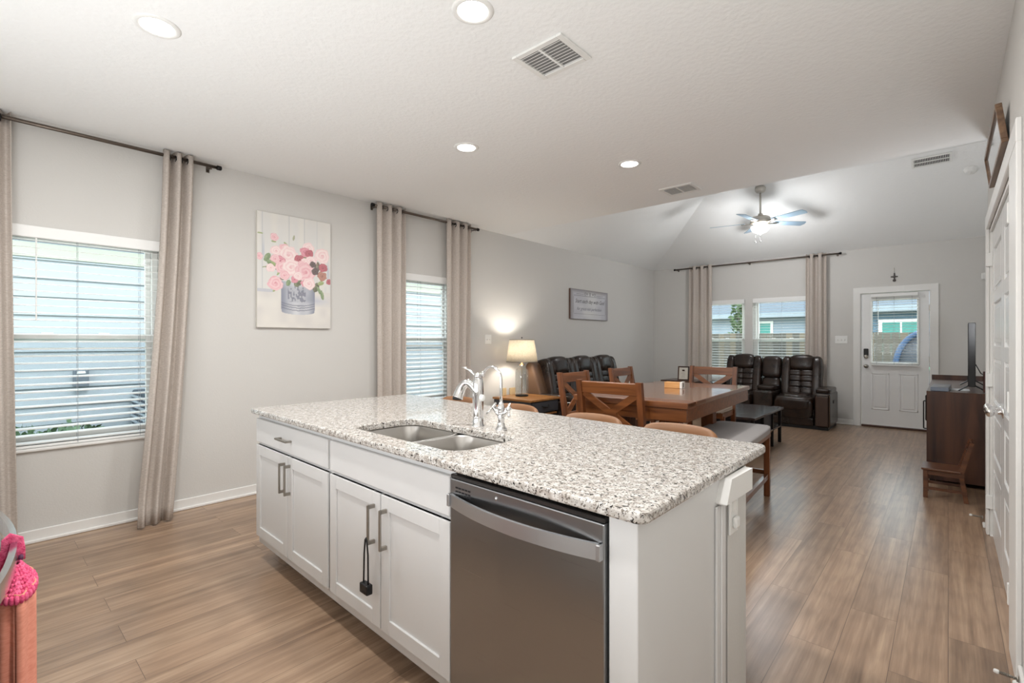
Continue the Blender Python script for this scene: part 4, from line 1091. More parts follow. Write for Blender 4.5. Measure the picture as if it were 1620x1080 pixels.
def switch_plate(name, label, n, M, w_):
    t = thing(name, label, 'light switch'); t.matrix_world = M
    bm = NB(); box(bm, -w_/2, w_/2, -0.006, 0, -0.06, 0.06, r=0.003); obj('cover_plate', bm, M_plastic, t)
    for i in range(n):
        xx = (i-(n-1)/2)*0.046
        bm = NB(); box(bm, -0.005, 0.005, -0.018, -0.004, -0.012, 0.012, r=0.002, M=T(xx, 0, 0) @ RX(18)); obj('toggle', bm, M_trim, t)
    return t
switch_plate('light_switch', 'white switch plate on the left wall between the curtain and the lit table lamp', 2, T(LW, 4.476, 1.338) @ RZ(90), 0.116)
switch_plate('light_switch', 'wide white switch plate on the back wall left of the back door', 3, T(-1.264, BW, 1.34), 0.165)
cr = thing('wall_cross', 'small dark metal cross hanging above the back door', 'cross', (-0.60, BW, 2.28))
bm = NB(); bar(bm, (0, -0.008, -0.055), (0, -0.008, 0.055), 0.016, 0.008, up=(0, 1, 0)); bar(bm, (-0.042, -0.008, 0.0), (0.042, -0.008, 0.0), 0.016, 0.008, up=(0, 1, 0)); pillow(bm, 0, -0.008, -0.055, 0.02, 0.006, 0.02, 2.2, cuts=4); pillow(bm, 0, -0.01, 0, 0.016, 0.006, 0.016, 2.2, cuts=4)
obj('cross_body', bm, mat('pewter_dark', (82, 78, 76), 0.4, 0.8), cr)
bm = NB(); tube(bm, [(0, -0.004, 0.05), (0, -0.004, 0.13)], 0.0025, 6); tube(bm, [(0, 0, 0.13), (0, -0.01, 0.13)], 0.004, 6); obj('hanger', bm, M_nickel, cr)

# framed sign leaning out over the pantry door
fs = thing('framed_sign', 'long brown framed sign leaning out above the white pantry doors at the right edge', 'framed picture', (0.207, 3.18, 2.232))
tilt = -7
def FM(): return RY(tilt)
L_, Hh, th_ = 0.91, 0.185, 0.024
bm = NB()
box(bm, -th_, 0, 0, L_, 0, 0.018, r=0.002, seg=1, M=FM()); box(bm, -th_, 0, 0, L_, Hh-0.018, Hh, r=0.002, seg=1, M=FM())
box(bm, -th_, 0, 0, 0.018, 0.018, Hh-0.018, r=0.002, seg=1, M=FM()); box(bm, -th_, 0, L_-0.018, L_, 0.018, Hh-0.018, r=0.002, seg=1, M=FM())
obj('wood_frame', bm, wood('frame_brown', (136, 106, 80), (98, 74, 58), 0.4, axis='y'), fs)
bm = NB(); box(bm, -th_+0.008, -0.003, 0.018, L_-0.018, 0.018, Hh-0.018, M=FM()); obj('glazed_print', bm, mat('print_white_gloss', (214, 218, 222), 0.04, coat=1.0), fs)

# ------------------------------------------------------------------ end tables, lamp, frames
def end_table(loc, rz, w_, d_, label, m_top):
    """front (drawer) faces local -y"""
    t = thing('end_table', label, 'end table', loc, rz)
    bm = NB(); box(bm, -0.02, w_+0.02, -0.02, d_, 0.575, 0.60, r=0.003, seg=1); obj('table_top', bm, m_top, t)
    bm = NB(); box(bm, 0.0, w_, 0.004, d_-0.01, 0.43, 0.575); obj('case', bm, M_ebody, t)
    bm = NB(); box(bm, 0.03, w_-0.03, -0.004, 0.012, 0.445, 0.565, r=0.002, seg=1); dr = obj('drawer', bm, M_ebody, t)
    bm = NB(); cx = w_/2; tube(bm, [(cx-0.07, -0.004, 0.515), (cx-0.05, -0.024, 0.50), (cx, -0.028, 0.497), (cx+0.05, -0.024, 0.50), (cx+0.07, -0.004, 0.515)], [0.006, 0.010, 0.011, 0.010, 0.006], 8); obj('cup_pull', bm, M_dark, dr)
    bm = NB(); box(bm, 0.0, w_, 0.0, d_-0.01, 0.395, 0.415, r=0.002, seg=1); box(bm, 0.0, w_, 0.0, d_-0.01, 0.12, 0.14, r=0.002, seg=1); obj('shelf', bm, m_top, t)
    for x in (0.0, w_-0.035):
        for y in (0.0, d_-0.045):
            bm = NB(); box(bm, x, x+0.035, y, y+0.035, 0, 0.43, r=0.002, seg=1); obj('leg', bm, M_dark, t)
    return t
end_table((-3.735, 4.49, 0), 90, 0.56, 0.62, 'charcoal end table with an orange-brown wooden top carrying the lit glass lamp', M_etop)
end_table((-3.95, 8.56, 0), 0, 0.60, 0.55, 'dark end table in the far left corner carrying a small framed print', wood('end_table_top_dark', (92, 58, 42), (62, 38, 28), 0.3, axis='x'))

lx, ly = -4.14, 4.80
lamp = thing('table_lamp', 'clear ribbed glass table lamp with a lit linen drum shade', 'lamp', (lx, ly, 0.60))
bm = NB(); lathe(bm, [(0, 0), (0.083, 0), (0.085, 0.012), (0.07, 0.018), (0, 0.019)], 40); obj('lamp_base', bm, M_dark, lamp)
bm = NB()
prof = [(0.055, 0.019), (0.080, 0.022), (0.084, 0.035), (0.084, 0.325), (0.078, 0.348), (0.058, 0.36), (0.052, 0.37), (0.056, 0.378), (0.056, 0.40), (0.03, 0.405)]
lathe(bm, prof, 48)
for k_ in range(18):
    pts = []
    for q in range(11):
        an = 2*PI*k_/18+q*0.16; pts.append((0.0845*math.cos(an), 0.0845*math.sin(an), 0.05+q*0.026))
    tube(bm, pts, 0.0018, 4)
obj('glass_body', bm, M_lampglass, lamp)
bm = NB(); tube(bm, [(0, 0, 0.018), (0, 0, 0.50)], 0.005, 10); lathe(bm, [(0, 0.40), (0.035, 0.40), (0.035, 0.41), (0.015, 0.415), (0.014, 0.47), (0, 0.475)], 20); obj('stem', bm, mat('brass_aged', (150, 124, 88), 0.35, 0.9), lamp)
bm = NB(); lathe(bm, [(0.205, 0.445), (0.163, 0.735)], 56); sh = obj('lamp_shade', bm, M_shade, lamp); md = sh.modifiers.new('t', 'SOLIDIFY'); md.thickness = 0.0015
bm = NB()
for rr_, zz in ((0.206, 0.447), (0.164, 0.733)): lathe(bm, [(rr_, zz-0.004), (rr_+0.0015, zz-0.004), (rr_+0.0015, zz+0.004), (rr_, zz+0.004)], 56)
tube(bm, [(-0.163, 0.0, 0.73), (0.163, 0, 0.73)], 0.002, 6); tube(bm, [(0, -0.163, 0.73), (0, 0.163, 0.73)], 0.002, 6); tube(bm, [(0, 0, 0.47), (0, 0, 0.75)], 0.003, 6); obj('shade_wire', bm, M_nickel, lamp)
bm = NB(); lathe(bm, [(0, 0.75), (0.008, 0.75), (0.011, 0.76), (0.005, 0.768), (0, 0.77)], 16); obj('finial', bm, M_dark, lamp)
bm = NB(); pillow(bm, 0, 0, 0.53, 0.028, 0.028, 0.042, 2.2, cuts=6); obj('light_bulb', bm, M_bulb, lamp)
ld = bpy.data.lights.new('lamp_bulb', 'POINT'); ld.energy = L_LAMP; ld.shadow_soft_size = 0.05; ld.color = (1, 0.94, 0.85)
lo = bpy.data.objects.new('lamp_glow', ld); C.collection.objects.link(lo); lo.parent = lamp; lo.location = (0, 0, 0.62)
for k_, (x, y, h_) in enumerate(((-4.34, 4.66, 0.10), (-4.36, 4.86, 0.09))):
    o = obj('wooden_block', b1(-0.012, 0.012, -0.05, 0.05, 0, h_, r=0.004), mat('block_tan', (206, 182, 140), 0.7), None, (x, y, 0.60), 0, ('small tan block standing behind the glass lamp, left one', 'small tan block standing behind the glass lamp, right one')[k_], 'block', 'tan blocks behind the lamp')
def photo_frame(loc, rz, w_, h_, label):
    t = thing('photo_frame', label, 'photo frame', loc, rz); Mt = RX(-8)
    bm = NB(); f = 0.022
    box(bm, -w_/2, w_/2, 0, 0.018, 0, f, r=0.002, seg=1, M=Mt); box(bm, -w_/2, w_/2, 0, 0.018, h_-f, h_, r=0.002, seg=1, M=Mt)
    box(bm, -w_/2, -w_/2+f, 0, 0.018, f, h_-f, r=0.002, seg=1, M=Mt); box(bm, w_/2-f, w_/2, 0, 0.018, f, h_-f, r=0.002, seg=1, M=Mt)
    bar(bm, (0, 0.02, h_*0.75), (0, 0.11, 0.004), 0.04, 0.004, up=(0, 1, 0.3)); obj('frame', bm, M_walnut, t)
    bm = NB(); box(bm, -w_/2+f, w_/2-f, 0.006, 0.014, f, h_-f, M=Mt); obj('mat_board', bm, mat('paper_cream', (226, 220, 208), 0.6), t)
    bm = NB()
    for i in range(7): box(bm, -w_*0.2*(1-0.25*(i % 3)), w_*0.2*(1-0.2*((i+1) % 3)), 0.005, 0.0062, f+0.035+i*0.022, f+0.035+i*0.022+0.003, M=Mt)
    obj('printed_lines', bm, mat('ink_grey', (130, 124, 118), 0.8), t)
photo_frame((-3.60, 8.68, 0.60), 8, 0.20, 0.26, 'small brown framed print standing on the far left end table')

# ------------------------------------------------------------------ recliner sofas
def seat_unit(root, x, w_, D_, head=True, M=Matrix()):
    """one reclining seat; front at y=0, back at y=D_"""
    yb = D_-0.30
    bm = NB(); pillow(bm, x+w_/2, 0.30, 0.37, w_/2-0.005, 0.30, 0.115, 5, M=M)
    pillow(bm, x+w_/2, 0.30, 0.455, w_/2-0.11, 0.24, 0.055, 4, M=M); obj('seat_cushion', bm, M_leather, root)
    bm = NB(); pillow(bm, x+w_/2, 0.06, 0.30, w_/2-0.02, 0.045, 0.15, 5, M=M); pillow(bm, x+w_/2, 0.045, 0.36, w_/2-0.13, 0.045, 0.09, 5, M=M); box(bm, x+0.01, x+w_-0.01, 0.04, 0.1, 0.045, 0.17, r=0.02, M=M); obj('footrest', bm, M_leather, root)
    Mb = M @ T(x+w_/2, yb, 0.42) @ RX(-12)
    bm = NB(); pillow(bm, 0, 0.12, 0.30, w_/2-0.01, 0.10, 0.38, 6, M=Mb); 
    obj('backrest', bm, M_leather, root)
    bm = NB()
    for k_, (zz, hh) in enumerate(((0.10, 0.058), (0.20, 0.05), (0.295, 0.05), (0.385, 0.05))):
        for s in (-1, 1): pillow(bm, s*(w_*0.148), 0.0, zz, w_*0.165, 0.065, hh*1.06, 5, M=Mb, cuts=6)
    obj('lumbar_cushion', bm, M_leather, root)
    for s in (-1, 1):
        bm = NB(); pillow(bm, s*(w_/2-0.065), 0.035, 0.30, 0.068, 0.115, 0.365, 4.5, M=Mb, wrinkle=0.002); obj('side_bolster', bm, M_leather, root)
    bm = NB(); pillow(bm, 0, 0.015, 0.555, w_/2-0.105, 0.105, 0.135, 3.6, M=Mb); obj('headrest', bm, M_leather, root)
def arm(root, x0, x1, D_, M=Matrix(), outer=1):
    bm = NB(); box(bm, x0, x1, 0.03, D_-0.14, 0.045, 0.545, r=0.035, seg=4, M=M); obj('arm', bm, M_leather, root)
    bm = NB(); pillow(bm, (x0+x1)/2, 0.36, 0.575, (x1-x0)/2+0.004, 0.30, 0.042, 5, M=M); obj('arm_pad', bm, M_leather, root)
    bm = NB(); box(bm, x0+0.022, x1-0.022, 0.012, 0.04, 0.06, 0.50, r=0.01, M=M); obj('arm_front_panel', bm, M_leather_panel, root)
    bm = NB()
    for i in range(26):
        pillow(bm, x1-0.006 if outer > 0 else x0+0.006, 0.028, 0.07+i*0.0175, 0.006, 0.006, 0.006, 2, M=M, cuts=2)
    for i in range(9):
        pillow(bm, x0+0.02+(x1-x0-0.04)*i/8, 0.028, 0.522, 0.006, 0.006, 0.006, 2, M=M, cuts=2)
    obj('nailhead_trim', bm, M_nail, root)
lv_ = thing('reclining_loveseat', 'dark brown leather reclining loveseat with centre console below the back windows', 'loveseat', (-3.12, 8.32, 0))
D_ = 0.86; AW = 0.20
arm(lv_, 0.0, AW, D_, outer=-1); arm(lv_, 1.64, 1.84, D_, outer=1)
seat_unit(lv_, AW, 0.57, D_); seat_unit(lv_, AW+0.57+0.31, 0.56, D_)
x = AW+0.57
bm = NB(); box(bm, x+0.01, x+0.30, 0.06, D_-0.25, 0.045, 0.53, r=0.03, seg=3); obj('console_body', bm, M_leather, lv_)
bm = NB(); pillow(bm, x+0.155, 0.40, 0.565, 0.14, 0.20, 0.04, 5); obj('console_lid', bm, M_leather, lv_)
bm = NB(); Mb = T(x+0.155, D_-0.30, 0.42) @ RX(-12); pillow(bm, 0, 0.05, 0.47, 0.145, 0.13, 0.19, 5, M=Mb); pillow(bm, 0, 0.06, 0.15, 0.14, 0.11, 0.16, 5, M=Mb); obj('console_backrest', bm, M_leather, lv_)
for cy in (0.12, 0.19):
    bm = NB(); lathe(bm, [(0.030, 0.005), (0.038, 0.004), (0.038, 0), (0.030, 0)], 24, T(x+0.155 + (0.06 if cy > 0.15 else -0.06), 0.15, 0.53)); obj('cup_holder', bm, M_dark, lv_)
bm = NB(); box(bm, 0.03, 1.81, 0.08, D_-0.1, 0.0, 0.06); obj('base', bm, M_black, lv_)
bm = NB(); box(bm, 1.838, 1.846, 0.30, 0.36, 0.38, 0.43, r=0.002, seg=1); obj('recline_switch', bm, M_dark, lv_)

sf = thing('reclining_sofa', 'three-seat brown leather reclining sofa along the left wall beyond the lamp', 'sofa', (-3.47, 5.10, 0), 90)
arm(sf, 0.0, 0.17, D_, outer=-1); arm(sf, 2.01, 2.18, D_, outer=1)
for i in range(3): seat_unit(sf, 0.17+i*0.613, 0.613, D_)
bm = NB(); prism(bm, [(D_-0.24, 0.1), (D_-0.01, 0.1), (D_+0.01, 0.98), (D_-0.03, 1.03), (D_-0.12, 1.0), (D_-0.30, 0.50)], 0.0, 0.19, 'x'); 
o = obj('back_wing', bm, M_leather_side, sf); md = o.modifiers.new('b', 'BEVEL'); md.width = 0.03; md.segments = 4
for p_ in o.data.polygons: p_.use_smooth = True
bm = NB(); box(bm, 0.03, 2.15, 0.08, D_-0.1, 0.0, 0.06); obj('base', bm, M_black, sf)

# ------------------------------------------------------------------ coffee table
ct = thing('coffee_table', 'dark coffee table with black metal legs in front of the loveseat', 'coffee table', (-2.22, 5.82, 0))
bm = NB(); box(bm, 0, 0.62, 0, 1.28, 0.425, 0.455, r=0.003, seg=1); obj('table_top', bm, M_coffee, ct)
bm = NB(); box(bm, 0.02, 0.60, 0.02, 1.26, 0.20, 0.222, r=0.003, seg=1); obj('lower_shelf', bm, M_coffee, ct)
for x in (0.02, 0.565):
    for y in (0.03, 0.43, 0.84, 1.215):
        bm = NB(); box(bm, x, x+0.035, y, y+0.035, 0, 0.425, r=0.002, seg=1); obj('leg', bm, M_dark, ct)
bm = NB(); box(bm, 0.04, 0.58, 0.46, 0.84, 0.222, 0.42); obj('storage_box', bm, M_ebody, ct)

# ------------------------------------------------------------------ dining set
TR = 3.0
dt = thing('dining_table', 'counter-height rectangular brown wooden dining table behind the island', 'dining table', (-1.25, 3.09, 0), TR)
# local x runs to the left (negative), y away from the camera
TW, TL = 0.86, 1.61
bm = NB(); box(bm, -TW, 0, 0, TL, 0.875, 0.91, r=0.004, seg=1)
obj('table_top', bm, M_ttop, dt)
bm = NB(); box(bm, -TW, 0, -0.004, 0.16, 0.868, 0.9105, r=0.004, seg=1); obj('breadboard_end', bm, M_oakx, dt)
bm = NB()
for a in ((-TW+0.012, -0.012, 0.012, 0.035), (-TW+0.012, -0.012, TL-0.035, TL-0.012)): box(bm, a[0], a[1], a[2], a[3], 0.78, 0.868, r=0.003, seg=1)
for a in ((-TW+0.012, -TW+0.035, 0.035, TL-0.035), (-0.035, -0.012, 0.035, TL-0.035)): box(bm, a[0], a[1], a[2], a[3], 0.78, 0.875, r=0.003, seg=1)
obj('apron', bm, M_oakx, dt)
for y in (0.38, TL-0.42):
    for x in (-TW/2-0.24, -TW/2+0.14):
        bm = NB(); box(bm, x, x+0.10, y-0.02, y+0.08, 0.06, 0.80, r=0.004, seg=1); obj('leg', bm, M_oakz, dt)
    bm = NB(); box(bm, -TW/2-0.34, -TW/2+0.34, y-0.03, y+0.09, 0.0, 0.075, r=0.01); obj('trestle_foot', bm, M_oakx, dt)
bm = NB(); box(bm, -TW/2-0.05, -TW/2+0.05, 0.42, TL-0.42, 0.20, 0.28, r=0.004, seg=1); obj('stretcher', bm, M_oaky, dt)
def tloc(x, y, z=0):
    v = RZ(TR) @ Vector((x, y, 0)); return (-1.25+v.x, 3.09+v.y, z)
nb = thing('napkin_holder', 'small light wood napkin box with a white end on the dining table', 'napkin holder', tloc(-0.455, 0.98, 0.91), TR)
bm = NB(); box(bm, -0.075, 0.06, -0.035, 0.035, 0.0, 0.052, r=0.003, seg=1); obj('wooden_box', bm, wood('box_light_wood', (226, 172, 112), (196, 138, 82), 0.4, axis='x'), nb)
bm = NB(); box(bm, 0.0605, 0.080, -0.036, 0.036, 0.0, 0.056, r=0.002, seg=1); obj('white_end', bm, M_plastic, nb)
bm = NB(); box(bm, 0.080, 0.0815, -0.012, 0.002, 0.012, 0.045); obj('dark_slot', bm, M_dark, nb)

def x_chair():
    t = thing('dining_chair', 'x', 'dining chair', (0, 0, 0), 0, 'wooden X-back chairs round the dining table')
    hw_ = 0.23; yb = 0.20
    def by(z): return yb+0.0+max(0, z-0.60)*0.16        # raked back posts
    for s in (-1, 1):
        bm = NB(); prism(bm, [(yb-0.025, 0), (yb+0.02, 0), (yb+0.02, 0.60), (by(1.035)+0.02, 1.035), (by(1.035)-0.018, 1.035), (yb-0.025, 0.60)], s*hw_-0.02, s*hw_+0.02, 'x')
        obj('back_post', bm, M_oakz, t)
        bm = NB(); box(bm, s*hw_-0.02, s*hw_+0.02, -0.21, -0.17, 0, 0.56, r=0.003, seg=1); obj('front_leg', bm, M_oakz, t)
    Mb = lambda z: (by(z))
    bm = NB()
    bar(bm, (-hw_+0.018, by(0.985), 0.985), (hw_-0.018, by(0.985), 0.985), 0.022, 0.085, up=(0, 0.16, 1), r=0.004); obj('top_rail', bm, M_oakx, t)
    bm = NB(); bar(bm, (-hw_+0.018, by(0.66), 0.66), (hw_-0.018, by(0.66), 0.66), 0.02, 0.05, up=(0, 0.16, 1), r=0.003); obj('lower_rail', bm, M_oakx, t)
    bm = NB()
    bar(bm, (-hw_+0.03, by(0.945), 0.945), (hw_-0.03, by(0.675), 0.675), 0.016, 0.048, up=(0, 0.16, 1))
    bar(bm, (hw_-0.03, by(0.945), 0.945), (-hw_+0.03, by(0.675), 0.675), 0.014, 0.048, up=(0, 0.16, 1)); obj('cross_splat', bm, M_oakx, t)
    bm = NB(); box(bm, -hw_-0.005, hw_+0.005, -0.215, 0.20, 0.53, 0.585, r=0.004, seg=1); obj('seat_frame', bm, M_oakx, t)
    bm = NB(); pillow(bm, 0, -0.02, 0.608, 0.245, 0.215, 0.035, 6); obj('seat_cushion', bm, M_beige, t)
    bm = NB()
    for i in range(20):
        for s in (-1, 1): pillow(bm, s*0.244, -0.2+i*0.019, 0.592, 0.004, 0.005, 0.005, 2, cuts=1)
        pillow(bm, -0.22+i*0.023, -0.236, 0.592, 0.005, 0.004, 0.005, 2, cuts=1)
    obj('nailhead_trim', bm, M_nail, t)
    bm = NB()
    bar(bm, (-hw_, -0.19, 0.20), (hw_, -0.19, 0.20), 0.03, 0.03); bar(bm, (-hw_, 0.19, 0.26), (hw_, 0.19, 0.26), 0.025, 0.025)
    for s in (-1, 1): bar(bm, (s*hw_, -0.19, 0.23), (s*hw_, 0.19, 0.23), 0.02, 0.028)
    obj('stretcher', bm, M_oakx, t)
    return t
xc = x_chair()
GR = 'wooden X-back chairs round the dining table'
xc.location = (-1.775, 3.23, 0); xc.rotation_euler = (0, 0, R(180+3)); xc['label'] = 'wooden X-back dining chair at the near end of the table, closest to the island'
dup(xc, (-2.30, 3.72, 0), 90+3, 'nearer wooden X-back dining chair of the two on the left side of the table')
dup(xc, (-2.34, 4.66, 0), 90+3, 'farther wooden X-back dining chair of the two on the left side of the table')
dup(xc, (-1.93, 5.24, 0), 3, 'wooden X-back dining chair at the far end of the table facing the camera')

bn = thing('dining_bench', 'backless wooden bench with grey fabric seat along the right side of the table', 'bench', (-1.29, 3.94, 0), 4)
bl, bw = 0.60, 0.22
bm = NB(); pillow(bm, 0, 0, 0.572, bw+0.01, bl+0.01, 0.032, 8, cuts=11); obj('seat_cushion', bm, M_bench, bn)
bm = NB(); box(bm, -bw+0.01, bw-0.01, -bl+0.01, bl-0.01, 0.50, 0.548, r=0.003, seg=1); obj('seat_frame', bm, M_oaky, bn)
for s in (-1, 1):
    for q in (-1, 1):
        bm = NB(); box(bm, s*(bw-0.035)-0.022, s*(bw-0.035)+0.022, q*(bl-0.035)-0.022, q*(bl-0.035)+0.022, 0, 0.53, r=0.002, seg=1); obj('leg', bm, M_oakz, bn)
bm = NB()
for s in (-1, 1): bar(bm, (s*(bw-0.035), -bl+0.04, 0.17), (s*(bw-0.035), bl-0.04, 0.17), 0.028, 0.04)
for q in (-1, 1): bar(bm, (-bw+0.04, q*(bl-0.035), 0.20), (bw-0.04, q*(bl-0.035), 0.20), 0.025, 0.035)
obj('stretcher', bm, M_oaky, bn)
bm = NB()
for i in range(60):
    for s in (-1, 1): pillow(bm, s*(bw+0.002), -bl+0.02+i*0.0196, 0.553, 0.004, 0.005, 0.005, 2, cuts=1)
obj('nailhead_trim', bm, M_nail, bn)

# ------------------------------------------------------------------ counter stools behind the island
def stool():
    t = thing('counter_stool', 'x', 'stool', (0, 0, 0), 0, 'tan counter stools behind the island')
    bm = NB(); pillow(bm, 0, 0, 0.64, 0.20, 0.195, 0.035, 5); obj('seat', bm, M_tan, t)
    # curved low back
    bm = NB(); n = 18; prev = None; rings = []
    for i in range(n+1):
        s = -1+2*i/n; an = s*1.02
        x = 0.205*math.sin(an)/math.sin(1.02); y = 0.02+0.19*math.cos(an)-0.02
        e = 0.10*(1-abs(s)**9)+0.012
        sec = []
        for k_ in range(12):
            q = 2*PI*k_/12; sec.append(bm.verts.new((x*(1+0.08*math.cos(q)), y+0.022*math.cos(q), 0.775+0.010*(1-s*s)+e*math.copysign(abs(math.sin(q))**0.6, math.sin(q)))))
        rings.append(sec)
    for A_, B_ in zip(rings[:-1], rings[1:]):
        for k_ in range(12):
            f = bm.faces.new((A_[k_], A_[(k_+1) % 12], B_[(k_+1) % 12], B_[k_])); f.smooth = True
    bm.faces.new(rings[0][::-1]); bm.faces.new(rings[-1]); bmesh.ops.recalc_face_normals(bm, faces=bm.faces[:])
    obj('backrest', bm, M_tan, t)
    for sx in (-1, 1):
        bm = NB(); bar(bm, (sx*0.15, 0.15, 0.60), (sx*0.14, 0.19, 0.74), 0.025, 0.012, up=(0, 1, 0)); obj('back_support', bm, M_dark, t)
        for sy in (-1, 1):
            bm = NB(); tube(bm, [(sx*0.15, sy*0.14, 0.61), (sx*0.20, sy*0.19, 0.0)], [0.016, 0.011], 12); obj('leg', bm, M_oakz, t)
    bm = NB()
    for a, b_ in (((-.18, -.172), (.18, -.172)), ((-.18, .172), (.18, .172)), ((-.18, -.172), (-.18, .172)), ((.18, -.172), (.18, .172))): tube(bm, [(a[0], a[1], 0.22), (b_[0], b_[1], 0.22)], 0.009, 10)
    obj('footrest_ring', bm, M_dark, t)
    return t
s0 = stool(); sy = 2.20
s0.location = (-0.99, sy, 0); s0['label'] = 'tan counter stool nearest the right end of the island, only its curved back top showing'
dup(s0, (-1.495, sy+0.01, 0), 0, 'tan counter stool in front of the near dining chair, second from the island right end')
dup(s0, (-2.10, sy+0.04, 0), 0, 'tan counter stool behind the drinking water tap, in front of the end table')
dup(s0, (-2.70, sy+0.08, 0), 0, 'tan counter stool nearest the left end of the island, below the faucet spout')

# ------------------------------------------------------------------ media console, television and what stands on it
mc = thing('media_console', 'tall dark walnut media console against the right wall of the living room', 'console', (-0.15, 5.93, 0))
cw, cl, chh = 0.53, 1.95, 0.85
bm = NB(); box(bm, 0.0, cw, 0, 0.025, 0.04, chh-0.0, r=0.001, seg=1); obj('side_panel', bm, M_walnut, mc)
bm = NB(); box(bm, 0, cw, cl-0.025, cl, 0.04, chh, r=0.001, seg=1); obj('side_panel', bm, M_walnut, mc)
bm = NB(); box(bm, 0.0, cw, 0.025, cl-0.025, chh-0.03, chh-0.004, r=0.001, seg=1); obj('console_top', bm, mat('console_top_grey', (120, 108, 104), 0.35), mc)
bm = NB(); box(bm, 0.02, cw, 0.025, cl-0.025, 0.04, chh-0.03); obj('carcass', bm, M_walnut, mc)
bm = NB(); box(bm, 0.0, cw, cl-0.012, cl, chh, chh+0.055); box(bm, cw-0.012, cw, 0.4, cl-0.012, chh, chh+0.055); obj('gallery_rail', bm, M_walnut, mc)
for i in range(3):
    y0_ = 0.03+i*(cl-0.06)/3; y1_ = y0_+(cl-0.06)/3-0.006
    bm = NB(); box(bm, 0.0, 0.02, y0_, y1_, 0.06, chh-0.04, r=0.001, seg=1); d = obj('door', bm, M_walnut, mc)
    bm = NB(); yy = y0_+0.06
    tube(bm, [(0.0, yy, 0.75), (-0.02, yy, 0.75), (-0.023, yy, 0.745), (-0.023, yy, 0.495), (-0.02, yy, 0.49), (0.0, yy, 0.49)], 0.005, 8); obj('bar_handle', bm, M_dark, d)
for x in (0.02, cw-0.06):
    for y in (0.02, cl-0.06):
        bm = NB(); box(bm, x, x+0.04, y, y+0.04, 0, 0.045); obj('foot', bm, M_black, mc)
ta = math.degrees(math.atan2(0.157, 6.0))
tv = thing('television', 'flat black television seen edge-on on the walnut console', 'television', (0.158, 6.03, 0.85), -ta)
bm = NB(); box(bm, -0.024, 0.026, 0, 1.10, 0.05, 0.63, r=0.004, seg=1); obj('housing', bm, M_black, tv)
bm = NB(); box(bm, -0.0255, -0.0242, 0.012, 1.088, 0.062, 0.618); obj('screen', bm, M_rubber, tv)
for y in (0.12, 0.96):
    bm = NB(); bar(bm, (0.0, y, 0.07), (-0.09, y-0.03, 0.004), 0.02, 0.008); bar(bm, (0.0, y, 0.07), (0.10, y-0.03, 0.004), 0.02, 0.008); obj('stand_foot', bm, M_black, tv)
bm = NB(); tube(bm, [(0.026, 0.10, 0.25), (0.06, 0.12, 0.17), (0.12, 0.16, 0.12), (0.17, 0.2, 0.05)], 0.004, 8); obj('power_cable', bm, M_black, tv)
mp_ = thing('media_player', 'silver grey media box lying flat on the near left of the console', 'media player', (-0.055, 6.10, 0.85), -2)
bm = NB(); box(bm, -0.065, 0.065, -0.12, 0.36, 0.0, 0.036, r=0.004); obj('housing', bm, mat('grey_plastic_case', (112, 120, 132), 0.3, 0.3), mp_)
bm = NB(); box(bm, -0.03, 0.03, 0.1, 0.12, 0.036, 0.0375); obj('badge', bm, M_nickel, mp_)
pp_ = obj('paper_sheet', b1(-0.10, 0.10, -0.13, 0.13, 0, 0.001), mat('paper_white', (232, 234, 236), 0.6), None, (0.052, 6.35, 0.8475), 0, 'white paper lying on the console between the media box and television', 'paper')
dc = thing('decor_bookend', 'dark reddish ornament at the right end of the console top', 'ornament', (0.30, 6.10, 0.85))
bm = NB(); box(bm, -0.065, 0.06, -0.03, 0.03, 0, 0.19, r=0.006); obj('block', bm, mat('ornament_dark_red', (74, 44, 40), 0.35), dc)
bm = NB(); box(bm, -0.05, 0.05, -0.032, -0.029, 0.03, 0.15, r=0.003, seg=1); obj('inlay', bm, mat('ornament_pinkish', (150, 108, 92), 0.5), dc)

# small child's chair beside the console; local -x is the front
kc = thing('childs_chair', 'little dark wooden child chair standing in front of the console', 'chair', (-0.045, 5.50, 0), 0)
sw_, sd_ = 0.145, 0.125
bm = NB(); box(bm, -sd_, sd_, -sw_-0.005, sw_+0.005, 0.232, 0.25, r=0.006); obj('seat', bm, M_kid, kc)
for s in (-1, 1):
    bm = NB(); box(bm, -sd_+0.012, -sd_+0.042, s*(sw_-0.02)-0.014, s*(sw_-0.02)+0.014, 0, 0.232, r=0.002, seg=1); obj('front_leg', bm, M_kid, kc)
    bm = NB(); prism(bm, [(sd_+0.015, 0), (sd_+0.045, 0), (sd_+0.012, 0.22), (sd_+0.075, 0.49), (sd_+0.05, 0.495), (sd_-0.02, 0.24)], s*(sw_-0.02)-0.013, s*(sw_-0.02)+0.013, 'y'); obj('back_post', bm, M_kid, kc)
    bm = NB(); box(bm, -sd_+0.02, sd_+0.02, s*(sw_-0.02)-0.008, s*(sw_-0.02)+0.008, 0.195, 0.232); box(bm, -sd_+0.02, sd_+0.02, s*(sw_-0.02)-0.008, s*(sw_-0.02)+0.008, 0.07, 0.092); obj('side_rail', bm, M_kid, kc)
for z, dx in ((0.47, 0.062), (0.39, 0.042), (0.32, 0.025)):
    bm = NB(); box(bm, sd_+dx-0.008, sd_+dx+0.006, -sw_+0.02, sw_-0.02, z-0.022, z+0.018, r=0.003, seg=1); obj('back_slat', bm, M_kid, kc)

